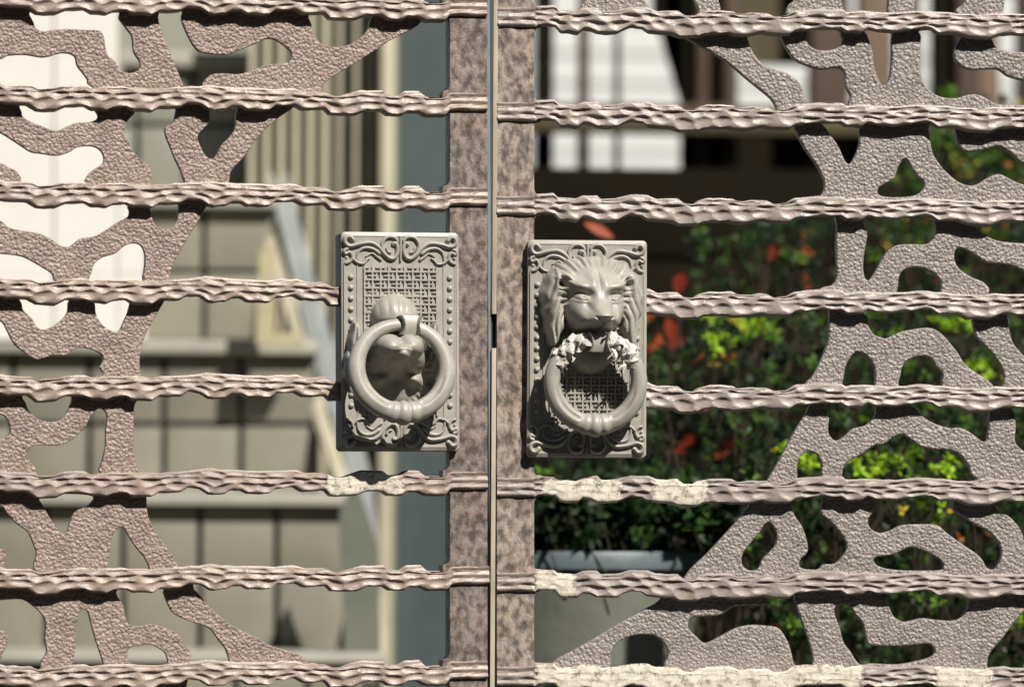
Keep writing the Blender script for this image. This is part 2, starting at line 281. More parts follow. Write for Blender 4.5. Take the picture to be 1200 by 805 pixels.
# rows: (bar above, outer edge facing the opening top->bottom, holes)
ROWS = {'L': [
 (0, [(505,15),(490,30),(460,46),(440,59),(420,72),(400,84),(385,94),(378,104),(374,118)],
  [[(-30,70),(0,69),(10,65),(30,64),(52,67),(72,62),(87,65),(91,77),(101,90),(103,97),(100,108),(-30,108)],
   [(42,10),(132,10),(140,22),(150,35),(155,43),(157,60),(164,72),(164,80),(157,85),(147,85),(140,80),(135,72),(127,65),(124,55),(122,43),(117,36),(100,35),(80,34),(62,35),(52,37),(44,34),(40,27)],
   [(187,15),(190,38),(197,55),(205,75),(212,92),(215,100),(215,110),(236,110),(238,98),(247,88),(262,86),(280,87),(297,82),(310,77),(322,75),(335,74),(341,70),(342,62),(335,54),(322,46),(310,46),(300,51),(277,60),(265,64),(240,62),(230,57),(220,40),(213,22),(213,12)],
   [(367,15),(366,30),(369,42),(378,52),(392,55),(408,53),(422,45),(431,35),(434,25),(432,15)]]),
 (1, [(350,118),(343,127),(327,138),(315,148),(300,164),(287,183),(274,197),(270,205),(268,226)],
  [[(26,132),(28,138),(37,143),(50,148),(60,152),(68,153),(77,149),(90,144),(105,143),(113,140),(115,135),(110,127),(104,121),(30,121)],
   [(-30,140),(0,155),(15,164),(27,172),(37,178),(50,180),(67,182),(82,178),(92,172),(107,171),(117,175),(122,184),(120,192),(107,201),(100,211),(98,222),(32,222),(25,208),(19,200),(10,196),(0,191),(-30,186)],
   [(162,118),(158,133),(150,142),(146,153),(146,160),(152,168),(160,182),(172,192),(178,202),(180,222),(215,222),(214,205),(210,195),(205,185),(200,172),(195,160),(194,150),(203,144),(205,138),(203,118)],
   [(249,118),(246,141),(240,150),(232,160),(237,175),(243,184),(250,186),(255,180),(260,170),(270,160),(276,150),(277,135),(277,118)]]),
 (2, [(250,228),(245,238),(240,246),(232,260),(220,280),(210,297),(202,312),(200,325),(199,338)],
  [[(-30,250),(0,258),(10,266),(25,270),(45,273),(60,280),(70,287),(80,289),(87,285),(95,279),(110,277),(125,269),(140,259),(150,254),(152,248),(150,242),(145,232),(-30,225)],
   [(-30,296),(0,297),(25,300),(40,307),(52,314),(61,320),(63,327),(60,336),(-30,336)],
   [(109,336),(108,318),(112,308),(122,301),(135,297),(145,289),(155,285),(165,287),(170,297),(170,310),(168,322),(162,336)],
   [(179,236),(178,252),(182,263),(190,268),(200,268),(207,260),(209,250),(207,236)]]),
 (3, [(200,342),(190,358),(180,375),(171,392),(166,408),(164,422),(165,437),(168,450)],
  [[(26,345),(26,356),(28,364),(37,372),(44,383),(52,386),(62,382),(72,375),(79,366),(80,355),(80,345)],
   [(112,345),(112,358),(113,368),(120,380),(132,388),(140,387),(145,377),(151,362),(150,345)],
   [(-30,358),(0,375),(8,386),(15,400),(25,410),(40,420),(50,420),(62,416),(77,416),(87,409),(97,407),(110,410),(119,415),(121,422),(117,430),(110,442),(-30,442)]]),
 (4, [(167,452),(165,465),(158,475),(157,500),(157,525),(159,540),(162,550),(166,563)],
  [[(30,462),(31,473),(35,482),(45,491),(60,494),(72,491),(80,480),(81,462)],
   [(-30,480),(0,485),(8,490),(12,500),(11,509),(0,514),(-30,516)],
   [(33,534),(32,530),(37,524),(47,521),(62,522),(75,520),(87,513),(96,505),(102,497),(107,487),(115,479),(122,480),(126,488),(124,505),(124,522),(120,540),(116,550),(114,558),(50,558),(42,548),(36,542)]]),
 (5, [(172,564),(172,580),(173,600),(178,615),(188,631),(199,646),(206,656),(214,676)],
  [[(50,580),(51,593),(55,600),(61,610),(71,624),(79,623),(82,612),(88,600),(97,595),(106,590),(106,580)],
   [(-30,590),(0,592),(8,600),(20,613),(33,623),(39,636),(43,648),(40,660),(37,672),(8,672),(7,652),(3,643),(-30,638)],
   [(130,672),(129,646),(131,631),(137,620),(146,619),(153,631),(163,645),(171,655),(173,672)]]),
 (6, [(226,678),(228,690),(232,694),(244,709),(262,725),(280,737),(300,746),(315,755),(336,762),(353,768),(372,786)],
  [[(-30,703),(0,703),(25,702),(38,709),(50,720),(54,732),(53,748),(55,763),(48,776),(44,785),(2,785),(3,768),(9,753),(8,743),(0,738),(-30,735)],
   [(87,785),(88,763),(89,743),(92,720),(97,714),(103,716),(107,730),(112,748),(117,763),(121,776),(121,785)],
   [(152,776),(150,765),(152,759),(165,756),(178,755),(191,762),(196,769),(195,778),(175,780)],
   [(139,690),(145,710),(148,725),(153,732),(165,733),(178,731),(196,736),(209,743),(216,753),(224,765),(230,785),(267,785),(266,763),(257,750),(247,737),(234,731),(219,726),(204,718),(197,707),(192,694),(190,686)]]),
 (7, [(222,790),(216,815),(205,850),(190,890)], [[(40,830),(60,815),(90,812),(110,830),(90,860),(50,860)]]),
 ], 'R': [
 (-1, [(715,-80),(705,-30),(690,-4),(677,12),(676,26)],
  [[(762,24),(762,10),(748,-12),(745,-30),(800,-30),(808,-8),(815,3),(815,24)],
   [(845,24),(845,10),(843,-30),(930,-30),(932,-3),(924,6),(921,16),(921,24)],
   [(989,24),(989,12),(985,-30),(1038,-30),(1040,12),(1040,24)],
   [(1075,24),(1073,0),(1070,-30),(1135,-30),(1132,0),(1120,12),(1120,24)],
   [(1180,24),(1178,0),(1176,-30),(1230,-30),(1230,24)]]),
 (0, [(782,24),(797,40),(815,51),(832,60),(855,75),(875,92),(890,104),(903,115),(910,126),(912,138)],
  [[(877,30),(878,50),(886,66),(897,77),(910,82),(925,87),(937,97),(942,107),(946,120),(947,134),(990,134),(995,119),(997,112),(991,100),(990,85),(982,79),(965,81),(950,78),(932,70),(922,57),(917,46),(910,32)],
   [(944,30),(945,45),(948,52),(957,58),(970,59),(982,56),(987,50),(986,42),(980,30)],
   [(1014,30),(1017,42),(1023,60),(1025,78),(1031,95),(1036,100),(1042,93),(1045,73),(1045,50),(1043,30)],
   [(1081,30),(1130,32),(1124,48),(1119,60),(1121,72),(1135,81),(1152,81),(1170,81),(1182,89),(1200,94),(1230,100),(1230,124),(1200,123),(1170,122),(1160,117),(1147,111),(1135,111),(1120,115),(1102,113),(1092,107),(1082,95),(1079,83),(1079,62),(1080,43)],
   [(1164,30),(1164,48),(1170,57),(1185,60),(1200,61),(1230,62),(1230,30)]]),
 (1, [(925,135),(932,152),(942,172),(955,190),(961,200),(966,212),(966,222),(960,232),(954,246)],
  [[(966,140),(968,150),(982,170),(990,187),(995,192),(1000,187),(1007,170),(1007,155),(1004,140)],
   [(1060,186),(1053,196),(1050,205),(1047,210),(1033,218),(1029,223),(1032,229),(1050,231),(1072,229),(1082,222),(1084,214),(1077,208),(1070,199),(1065,190)],
   [(1091,140),(1091,165),(1094,180),(1100,190),(1108,200),(1122,212),(1135,217),(1145,216),(1160,207),(1172,204),(1185,210),(1200,216),(1230,220),(1230,195),(1200,191),(1182,177),(1170,171),(1155,175),(1137,178),(1127,174),(1122,165),(1120,152),(1118,140)]]),
 (2, [(977,245),(981,264),(980,287),(981,310),(981,325),(975,334),(962,338),(955,354)],
  [[(1018,250),(1017,275),(1014,292),(1012,312),(1014,325),(1019,328),(1025,320),(1032,307),(1040,295),(1052,287),(1070,286),(1085,286),(1094,280),(1097,270),(1095,260),(1090,250)],
   [(1054,350),(1053,336),(1054,325),(1060,316),(1072,313),(1085,315),(1097,322),(1103,330),(1103,340),(1098,350)],
   [(1119,298),(1122,291),(1132,292),(1145,300),(1157,307),(1175,309),(1187,311),(1200,317),(1230,330),(1230,345),(1165,350),(1160,338),(1152,330),(1140,325),(1127,317),(1120,307)],
   [(1140,250),(1150,272),(1160,278),(1170,282),(1185,284),(1200,285),(1230,288),(1230,250)]]),
 (3, [(972,354),(972,372),(972,390),(970,402),(962,422),(952,441),(945,448),(936,463)],
  [[(1018,358),(1018,372),(1019,383),(1025,392),(1033,395),(1040,396),(1055,389),(1075,385),(1090,384),(1100,388),(1108,395),(1113,401),(1122,412),(1132,427),(1145,437),(1155,443),(1163,450),(1170,458),(1174,455),(1177,445),(1177,437),(1172,425),(1160,410),(1150,400),(1145,395),(1142,385),(1140,375),(1138,358)],
   [(990,455),(989,443),(992,428),(1000,415),(1007,412),(1018,418),(1025,430),(1026,442),(1022,455)],
   [(1057,455),(1056,438),(1060,426),(1070,419),(1085,417),(1093,422),(1098,430),(1105,437),(1104,446),(1100,455)],
   [(1183,358),(1182,375),(1184,390),(1188,402),(1196,412),(1205,420),(1230,430),(1230,358)]]),
 (4, [(955,463),(944,485),(937,496),(927,513),(917,532),(907,550),(901,560),(894,573)],
  [[(972,466),(972,490),(971,505),(975,513),(981,516),(990,511),(1000,502),(1015,498),(1025,488),(1027,478),(1026,466)],
   [(935,556),(935,545),(940,533),(948,529),(958,532),(963,543),(963,552),(960,562),(937,562)],
   [(988,562),(989,548),(993,542),(1010,532),(1025,522),(1037,520),(1047,512),(1057,509),(1067,514),(1077,522),(1092,526),(1112,527),(1125,532),(1135,545),(1138,555),(1134,564),(1000,564)],
   [(1071,466),(1075,480),(1085,490),(1098,497),(1112,501),(1125,501),(1135,505),(1145,512),(1152,517),(1157,515),(1159,500),(1160,485),(1163,466)],
   [(1186,466),(1190,485),(1191,500),(1190,515),(1194,523),(1205,530),(1230,535),(1230,466)]]),
 (5, [(885,572),(878,592),(872,600),(855,620),(829,648),(809,667),(798,683)],
  [[(905,614),(898,613),(890,624),(880,636),(871,648),(870,660),(876,667),(888,667),(894,655),(902,647),(909,638),(911,627)],
   [(931,582),(930,600),(941,618),(947,638),(946,648),(938,656),(939,665),(958,667),(966,661),(979,660),(988,651),(993,641),(989,630),(976,613),(966,605),(962,598),(962,582)],
   [(1035,582),(1027,595),(1018,608),(1020,618),(1030,624),(1042,622),(1058,615),(1078,614),(1098,615),(1111,625),(1129,638),(1144,648),(1152,656),(1157,665),(1165,667),(1170,661),(1174,651),(1172,638),(1160,623),(1144,615),(1129,605),(1118,597),(1110,582)],
   [(1024,655),(1030,652),(1045,650),(1057,645),(1068,641),(1080,644),(1094,650),(1104,657),(1106,664),(1100,668),(1060,668),(1040,666),(1028,662)],
   [(1168,582),(1170,598),(1182,604),(1192,614),(1199,626),(1204,640),(1230,650),(1230,582)]]),
 (6, [(782,683),(773,703),(753,715),(722,732),(692,750),(669,763),(651,773),(632,793)],
  [[(717,776),(717,763),(725,752),(740,745),(758,743),(771,746),(780,755),(783,766),(779,776),(773,782),(720,782)],
   [(807,731),(809,724),(824,722),(845,720),(860,711),(878,709),(900,708),(898,690),(930,690),(931,702),(938,722),(946,745),(952,765),(951,780),(933,780),(928,765),(923,750),(913,736),(900,733),(880,732),(862,736),(845,745),(827,753),(816,745),(808,737)],
   [(978,716),(983,709),(994,709),(1002,719),(1011,729),(1015,745),(1020,755),(1042,757),(1068,756),(1088,754),(1095,760),(1093,768),(1080,773),(1053,778),(1022,777),(1008,778),(997,763),(989,752),(985,737)],
   [(1030,690),(1038,702),(1043,712),(1048,722),(1058,728),(1068,727),(1081,724),(1099,726),(1116,727),(1127,723),(1134,714),(1135,702),(1128,690)],
   [(1204,708),(1200,716),(1188,730),(1175,748),(1162,763),(1158,775),(1165,784),(1230,784),(1230,700)]]),
 (7, [(760,793),(740,815),(715,840),(690,890)], [[(800,845),(830,828),(870,832),(880,860),(820,870)]]),
 ]}
XEND = {'L': -70, 'R': 1270}
def panel_row(leaf, k, outer, holes, root):
    top = lambda x: yc(leaf, k, x)+3.5
    bot = lambda x: yc(leaf, k+1, x)+2.5
    ol = [(x, min(max(y, top(x)), bot(x))) for x, y in outer]
    ol[0] = (ol[0][0], top(ol[0][0])); ol[-1] = (ol[-1][0], bot(ol[-1][0]))
    # smooth the edge that faces the opening
    pts = []
    for i in range(len(ol)-1):
        p0, p1, p2, p3 = (np.array(ol[min(max(i+q, 0), len(ol)-1)], float) for q in (-1, 0, 1, 2))
        for t in (0, .25, .5, .75): pts.append(.5*((2*p1)+(-p0+p2)*t+(2*p0-5*p1+4*p2-p3)*t*t+(-p0+3*p1-3*p2+p3)*t**3))
    pts.append(ol[-1]); xe = XEND[leaf]
    pts += [(xe, bot(xe)), (xe, top(xe))]
    loops = [[P(x, y, 1, leaf) for x, y in pts]]
    for h in holes:
        h = [(x, min(max(y, top(x)+6), bot(x)-7)) for x, y in h]
        h = [(max(x, -64), y) if leaf == 'L' else (min(x, 1262), y) for x, y in h]
        h = [q for i, q in enumerate(h) if math.hypot(q[0]-h[i-1][0], q[1]-h[i-1][1]) > 1.5]
        loops.append([P(x, y, 1, leaf) for x, y in catmull(h)])
    def area(l): return abs(sum(l[i][0]*l[(i+1) % len(l)][1]-l[(i+1) % len(l)][0]*l[i][1] for i in range(len(l))))/2
    want = area(loops[0])-sum(area(l) for l in loops[1:])
    for bv in ((1.0, .9, .8, 1.15, .6, .4) if leaf == 'L' else (2.0, 1.8, 1.6, 1.4, 1.1, .8, .6)):
        me = shape('openwork', loops, -11 if leaf == 'L' else -14, -1, bv)
        got = sum(p.area for p in me.polygons if p.normal.y < -.98)
        per = sum(math.hypot(l[i][0]-l[i-1][0], l[i][1]-l[i-1][1]) for l in loops for i in range(len(l)))
        if abs(got/(want-per*bv*S)-1) < .05: break

    return link('openwork_panel', me, M['panel_'+leaf], root)

# hammered bars ------------------------------------------------------
OUT = {'L': ([(0,-12),(8,-9.5),(37,-8.5),(46,-5),(64,-6.5),(76,-9),(100,-10.5),(108,-7.5),(130,-9),(148,-9),(176,-8),(186,-8),(214,-10),(236,-12.5),(243,-14),(262,-12),(300,-10),(348,-11.5),(358,-8),(382,-8),(392,-3.5),(400,-3.5),(410,-7),(425,-11),(450,-10),(456,-6),(468,-6),(476,-10.5),(493,-10.5),(500,-4),(518,-4),(525,-10),(531,-12)],
             [(0,11),(8,13),(32,13),(43,19),(65,19.5),(78,13.5),(100,13.5),(108,17),(125,18),(133,14.5),(148,13),(156,18),(178,18),(186,14),(212,13),(221,8),(235,9.5),(245,15.5),(264,15),(272,11),(283,11),(290,15),(300,15),(316,15),(323,10),(345,8),(355,13),(381,12),(387,18),(417,18),(430,13),(448,13),(455,17.5),(472,17.5),(478,13.5),(490,13.5),(500,18.5),(522,18),(527,12),(572,12.5)]),
       'R': ([(626,-13),(649,-13.5),(654,-9),(675,-8),(683,-12),(700,-12),(705,-8),(722,-9),(740,-13),(760,-13),(770,-9),(795,-9),(802,-4),(812,-3),(818,-7),(832,-10),(858,-10),(865,-7),(878,-8),(900,-8),(908,-4.5),(922,-5.5),(932,-11),(962,-13.5),(988,-13),(992,-10),(1010,-12),(1035,-10.5),(1050,-10.5),(1075,-12.5),(1095,-12),(1120,-10),(1150,-8),(1165,-11),(1200,-10),(1260,-10)],
             [(626,13),(630,9.5),(650,9.5),(657,17),(677,18),(683,13),(692,14),(700,17.5),(722,17.5),(728,14),(740,10),(752,11),(760,16),(787,17.5),(797,21),(817,21),(823,18),(832,16.5),(850,16.5),(858,18.5),(877,18),(893,15),(905,17),(925,17),(932,12),(962,9),(985,9),(992,13.5),(1010,13.5),(1017,9),(1030,12),(1050,12),(1075,8),(1092,8),(1100,13),(1122,13),(1135,18),(1160,18),(1175,13),(1200,13),(1260,13)])}
PATCH = {('L', 5): [(383, 470)], ('R', 5): [(637, 727), (766, 828)], ('R', 6): [(628, 675)],
         ('R', 7): [(630, 1010), (1096, 1162)], ('L', 7): []}
def dents(leaf, width0, width1):
    r = random.Random(3 if leaf == 'L' else 11); D = []
    x = width0-60
    rows = (-.66, -.12, .42)
    for ri, t in enumerate(rows):
        x = width0-60+ri*12
        while x < width1+60:
            D.append((x+r.uniform(-4, 4), t+r.uniform(-.12, .12), r.uniform(11, 14.5), r.uniform(.18, .24), r.uniform(2.5, 3.8), r.uniform(-.012, .012)))
            x += r.uniform(21, 30)
    return D
DENT = {'L': dents('L', -80, 575), 'R': dents('R', 580, 1280)}
def bar_mesh(leaf, k, xa, xb):
    # measured along the photograph's x at the leaf; converted to leaf-local u about the bar's axis
    yref = 400
    n = int(abs(xb-xa)/1.7); xs = np.linspace(xa, xb, n)
    u = np.array([P(x, yc(leaf, k, x), 10, leaf)[0] for x in (xa, (xa+xb)/2, xb)])
    c2 = np.polyfit([xa, (xa+xb)/2, xb], u, 2); us = np.polyval(c2, xs)
    us = us - 0
    tb, bb = OUT[leaf]
    tp = np.interp(xs, *zip(*tb)); bt = np.interp(xs, *zip(*bb))
    sx0, sx1 = (527, 575) if leaf == 'L' else (580, 626)
    ons = ((xs > sx0) if leaf == 'L' else (xs < sx1)).astype(float)
    tp = np.where(ons > 0, -12, tp); bt = np.where(ons > 0, 12, bt)
    r = np.random.RandomState(k+5); tp = tp+np.interp(xs, np.arange(-100, 1300, 9), r.normal(0, .45, 156)); bt = bt+np.interp(xs, np.arange(-100, 1300, 9), r.normal(0, .45, 156))
    if leaf == 'L': sc = 1.04+.014*(520-xs)/520*1.0
    else: sc = np.full_like(xs, 1.07)
    mid = np.zeros(n)
    prof = [(1.0, -6), (1.0, 3.5), (.96, 6.5)]+[(t, None) for t in np.linspace(.9, -.74, 30)]+[(-.80, 6.0), (-.83, 2.6), (-1.0, 2.0), (-1.0, -6)]
    G = np.zeros((n, len(prof), 3))
    pm = np.zeros(n)
    for (p0, p1) in PATCH.get((leaf, k), []): pm = np.maximum(pm, ((xs > p0) & (xs < p1)).astype(float))
    for j, (t, wd) in enumerate(prof):   # t=+1 bottom, -1 top
        yy = np.where(t > 0, bt*t, -tp*t)
        if wd is None:
            h = np.zeros(n)
            for (dx, dt, a, b, dep, sk_) in DENT[leaf]:
                tt = t-dt-sk_*(xs-dx); q = 1-((xs-dx)/a)**2-np.where(tt < 0, (tt/b)**2, (tt/(b*2.1))**2)
                h = np.minimum(h, -dep*np.clip(q, 0, 1)**.8)
            h = h*np.where(ons > 0, .45, 1)*(1-.8*pm)
            edge = 1.2*max(0, (abs(t)-.62)/.3)**2
            ww = 14.2+h-edge*1.2+np.where(pm > 0, .0, 0)
            if ons.any(): ww = ww+np.where(ons > 0, .9*math.cos(t*9.5)-.6, 0)
        else: ww = np.full(n, float(wd))
        G[:, j, 0] = us; G[:, j, 1] = -ww*S; G[:, j, 2] = -yy*sc*S
    me = grid_mesh(G, 65); return me
LEAFLBL = {'L': 'left cast iron gate leaf, warm brown hammered rails, bearing the upside down lion knocker',
           'R': 'right cast iron gate leaf, greyer with peeling white patches, bearing the upright lion knocker'}
ROOT = {}
def build_leaf(leaf):
    root = thing('gate_leaf', LEAFLBL[leaf], 'gate', group='cast iron gate leaves', mat4=LM[leaf]); ROOT[leaf] = root
    if leaf == 'L': st, xa, xb = (527, 571.5), -70, 571
    else: st, xa, xb = (582, 626), 582.5, 1270
    # stile outline with fillets where rails meet it
    xo = st[0] if leaf == 'L' else st[1]; sgn = -1 if leaf == 'L' else 1
    xi = st[1] if leaf == 'L' else st[0]
    edge = [(xo, -160)]
    for k in range(0, 8):
        y = yc(leaf, k, xo)
        for a in range(7):
            t = a/6*math.pi/2; edge.append((xo+sgn*8*(1-math.cos(t)), y-19+8*math.sin(t)))
        for a in range(7):
            t = (1-a/6)*math.pi/2; edge.append((xo+sgn*8*(1-math.cos(t)), y+19-8*math.sin(t)))
    edge.append((xo, 960))
    lp = edge+[(xi, 960), (xi, -160)]
    me = shape('stile', [[P(x, y, 9, leaf) for x, y in lp]], -16, 9, .8)
    link('stile', me, M['stile_'+leaf], root)
    for (k, outer, holes) in ROWS[leaf]: panel_row(leaf, k, outer, holes, root)
    full = None
    for k in range(8):
        a, b = xa, xb; clipped = False
        if k in (3, 4):
            clipped = True
            if leaf == 'L': b = 397
            else: a = 757
        special = clipped or (leaf, k) in PATCH
        if special: me = bar_mesh(leaf, k, a, b)
        else:
            if full is None: full = bar_mesh(leaf, 2, a, b)
            me = full.copy() if False else full
        u0, v0 = P((570 if leaf == 'L' else 600), yc(leaf, k, 570 if leaf == 'L' else 600), 10, leaf)
        lab = None; mat = M['bar_'+leaf]
        pt = PATCH.get((leaf, k))
        if pt:
            mat = gate_mat('hammered_bar_patched', (.37, .325, .30) if leaf == 'R' else (.37, .295, .26), (.27, .235, .215), .44, spec=.45,
                           patches=[(P(p0, 400, 10, leaf)[0]/S, P(p1, 400, 10, leaf)[0]/S, -24, 9 if (k == 5) else 12) for p0, p1 in pt]
                           + ([(P(1017, 400, 10, leaf)[0]/S, P(1100, 400, 10, leaf)[0]/S, -24, -8)] if (leaf, k) == ('R', 7) else []), moss=.25)
            lab = 'hammered rail with flaked white patches'
            if (leaf, k) == ('R', 7): lab = 'hammered rail almost wholly flaked to chalky white'
        elif leaf == 'L' and k == 5: pass
        o = link('rail', me, mat if not me.materials else None, root, (0, 0, v0), lab)
        if special and me.materials[0] is not mat: me.materials[0] = mat
    # hinge stiles outside the frame carry the rails
    xh = -60 if leaf == 'L' else 1262
    a = P(xh-(60 if leaf == 'L' else 0), 0, 9, leaf)[0]; b = P(xh+(0 if leaf == 'L' else 60), 0, 9, leaf)[0]
    zt = P(577, -160, 9, leaf)[1]; zb = P(577, 960, 9, leaf)[1]
    link('hinge_stile', box(a, b, -9*S, 16*S, zb, zt, .001), M['stile_'+leaf], root)
build_leaf('L'); build_leaf('R')
# meeting strip
zt = P(577, -160, 9, 'R')[1]; zb = P(577, 960, 9, 'R')[1]
u = lambda x, wd=10: P(x, 400, wd, 'R')[0]
z368, z408 = P(577, 368, 11, 'R')[1], P(577, 408, 11, 'R')[1]
link('meeting_strip', box(u(576.3), u(581.6), -12*S, 10*S, z368, zt, .0005), M['strip'], ROOT['R'])
link('meeting_strip', box(u(576.3), u(581.6), -12*S, 10*S, zb, z408, .0005), M['strip'], ROOT['R'])
link('latch_gap', box(u(573), u(581.4), -1*S, 8*S, z408, z368), M['dark'], ROOT['R'])  # near-black block stands in for the shade inside the latch gap
link('edge_plate', box(P(571.8, 400, 6, 'L')[0], P(575.2, 400, 6, 'L')[0], -8*S, 12*S, zb, zt), M['edge'], ROOT['L'])

# ------------------------------------------------------------------ knockers
def to_mesh_curve(paths, rad, taper=None):
    """tubes along 2-D paths lying in the u-v plane; px units; returns V,F"""
    V = []; Fc = []
    for (pts, r0, r1, h) in paths:
        q = []
        for i in range(len(pts)-1):
            p0, p1, p2, p3 = (np.array(pts[min(max(i+s, 0), len(pts)-1)], float) for s in (-1, 0, 1, 2))
            for t in (0, .25, .5, .75): q.append(.5*((2*p1)+(-p0+p2)*t+(2*p0-5*p1+4*p2-p3)*t*t+(-p0+3*p1-3*p2+p3)*t**3))
        q.append(np.array(pts[-1], float)); n = len(q); b = len(V); m_ = 8
        for i in range(n):
            d = q[min(i+1, n-1)]-q[max(i-1, 0)]; d = d/(np.hypot(*d)+1e-9); nn = np.array((-d[1], d[0]))
            f = i/(n-1); r = r0+(r1-r0)*f
            if i == n-1: r *= .55
            for j in range(m_):
                a = 2*math.pi*j/m_
                p = q[i]+nn*r*1.12*math.cos(a); V.append((p[0], p[1], h+r*1.5*math.sin(a)))
        for i in range(n-1):
            for j in range(m_): Fc.append((b+i*m_+j, b+(i+1)*m_+j, b+(i+1)*m_+(j+1) % m_, b+i*m_+(j+1) % m_))
        Fc.append(tuple(b+j for j in range(m_))); Fc.append(tuple(b+(n-1)*m_+j for j in range(m_)))
    return V, Fc
def toloc(V):     # (x, y, h) px -> knocker local metres
    return [(x*S, -h*S, y*S) for x, y, h in V]
def ball(V, Fc, x, y, h, r, sq=1.0):
    b = len(V); n, m_ = 5, 10
    for i in range(n):
        a = math.pi/2*i/(n-1)
        for j in range(m_):
            t = 2*math.pi*j/m_; V.append((x+r*math.cos(a)*math.cos(t), y+r*math.cos(a)*math.sin(t), h+r*sq*math.sin(a)))
    for i in range(n-1):
        for j in range(m_): Fc.append((b+i*m_+j, b+i*m_+(j+1) % m_, b+(i+1)*m_+(j+1) % m_, b+(i+1)*m_+j))
def plate_mesh(hw=70, hh=127, case=0):
    def rr(hw, hh, r, n=5):
        o = []
        for cx, cy, a0 in ((hw-r, hh-r, 0), (-hw+r, hh-r, 90), (-hw+r, -hh+r, 180), (hw-r, -hh+r, 270)):
            for i in range(n+1):
                a = math.radians(a0+90*i/n); o.append((cx+r*math.cos(a), cy+r*math.sin(a)))
        return o
    levels = [(0, -13-case, 5), (0, -3, 5), (.6, -1.4, 5), (2.2, -.6, 5), (3.2, 0, 4.5), (4.2, .6, 4), (5.4, .6, 4), (6, 0, 4)]
    V = []; Fc = []; n = 24
    for ins, h, r in levels: V += [(x, y, h) for x, y in rr(hw-ins, hh-ins, r)]
    for i in range(len(levels)-1):
        for j in range(n): Fc.append((i*n+j, i*n+(j+1) % n, (i+1)*n+(j+1) % n, (i+1)*n+j))
    Fc.append(tuple(range(n))); Fc.append(tuple((len(levels)-1)*n+j for j in range(n)))
    return mesh('plate', toloc(V), Fc, 30)
def orn_mesh(only):
    quad = [([(-56,117),(-60,121),(-65,119),(-65,113),(-59,110),(-47,113),(-35,114),(-26,109),(-19,101),(-12,96),(-6,98),(-3.5,106),(-5,113),(-9,113.5)], 2.6, 2.2, 1),
            ([(-19,102),(-22,112),(-17,120),(-9,121),(-4,117),(-5,113.5)], 2.0, 1.8, 1),
            ([(-17,108),(-15,104),(-11,103)], 1.5, 1.2, 1),
            ([(-52,93),(-50,103),(-43,108),(-33,107),(-24,101)], 1.2, 2.6, .6),
            ([(-41,98),(-34,102),(-28,98),(-22,94)], 1.0, 1.8, .6),
            ([(-62,107),(-66,105),(-65,101),(-60,103),(-57,97),(-60,92),(-66,90)], 2.1, 1.6, .8),
            ([(-57,96),(-51,91),(-44,90),(-40,94),(-36,97)], 1.8, 1.2, .8)]
    V = []; Fc = []
    for sx in (1, -1):
        for sy in (only,):
            v, f = to_mesh_curve([([(x*sx, y*sy) for x, y in p], a, b, h) for p, a, b, h in quad], 0)
            o = len(V); V += v; Fc += [tuple(o+i for i in ff) for ff in f]
            for (x, y, r) in ((-56, 117, 3.2), (-8, 113, 3.2), (-12, 103, 2), (-63, 106, 2.6), (-64, 97, 2.0), (-40, 95, 2.0)): ball(V, Fc, x*sx, y*sy, .2, r, 1.1)
    for sy in (only,):
        v, f = to_mesh_curve([([(0, 122*sy), (0, 110*sy), (0, 98*sy), (0, 92*sy)], 1.7, 1.2, 1)], 0)
        o = len(V); V += v; Fc += [tuple(o+i for i in ff) for ff in f]
    return mesh('scrollwork', toloc(V), Fc, 50)
def rail_mesh():
    V = []; Fc = []
    for x in (0,):
        o = len(V); a = .9
        V += [(x-a, -89, -.5), (x+a, -89, -.5), (x+a, 89, -.5), (x-a, 89, -.5), (x-a*.5, -89, 1.3), (x+a*.5, -89, 1.3), (x+a*.5, 89, 1.3), (x-a*.5, 89, 1.3)]
        Fc += [tuple(o+i for i in f) for f in ((4, 5, 6, 7), (0, 1, 5, 4), (1, 2, 6, 5), (2, 3, 7, 6), (3, 0, 4, 7))]
    return mesh('edge_bead', toloc(V), Fc)
def lattice_mesh():
    V = []; Fc = []
    def blk(x0, x1, y0, y1, h=2.6):
        o = len(V); V.extend([(x0, y0, -.5), (x1, y0, -.5), (x1, y1, -.5), (x0, y1, -.5), (x0+.3, y0+.3, h), (x1-.3, y0+.3, h), (x1-.3, y1-.3, h), (x0+.3, y1-.3, h)])
        Fc.extend(tuple(o+i for i in f) for f in ((4, 5, 6, 7), (0, 1, 5, 4), (1, 2, 6, 5), (2, 3, 7, 6), (3, 0, 4, 7)))
    p = 4.75; nx = 9; ny = 18
    # interlaced squares: long bars on even lines, broken bars on odd lines
    for i in range(-nx, nx+1):
        x = i*p
        if i % 4 in (1, 3): blk(x-1.35, x+1.35, -ny*p-1.2, ny*p+1.2, 2.5)
        else:
            off = 0 if i % 4 == 0 else 2
            for j in range(-ny, ny, 4):
                y0 = (j+off)*p; blk(x-1.2, x+1.2, y0-p*1.2, min(y0+p*1.2, ny*p), 2.2)
    for j in range(-ny, ny+1):
        y = j*p
        if j % 4 in (1, 3): blk(-nx*p-1.2, nx*p+1.2, y-1.2, y+1.2, 2.9)
        else:
            off = 2 if j % 4 == 0 else 0
            for i in range(-nx, nx, 4):
                x0 = (i+off)*p; blk(max(x0-p*1.2, -nx*p), min(x0+p*1.2, nx*p), y-1.1, y+1.1, 2.3)
    return mesh('lattice', toloc(V), Fc)
def sstep(a, b, x):
    t = np.clip((x-a)/(b-a), 0, 1); return t*t*(3-2*t)
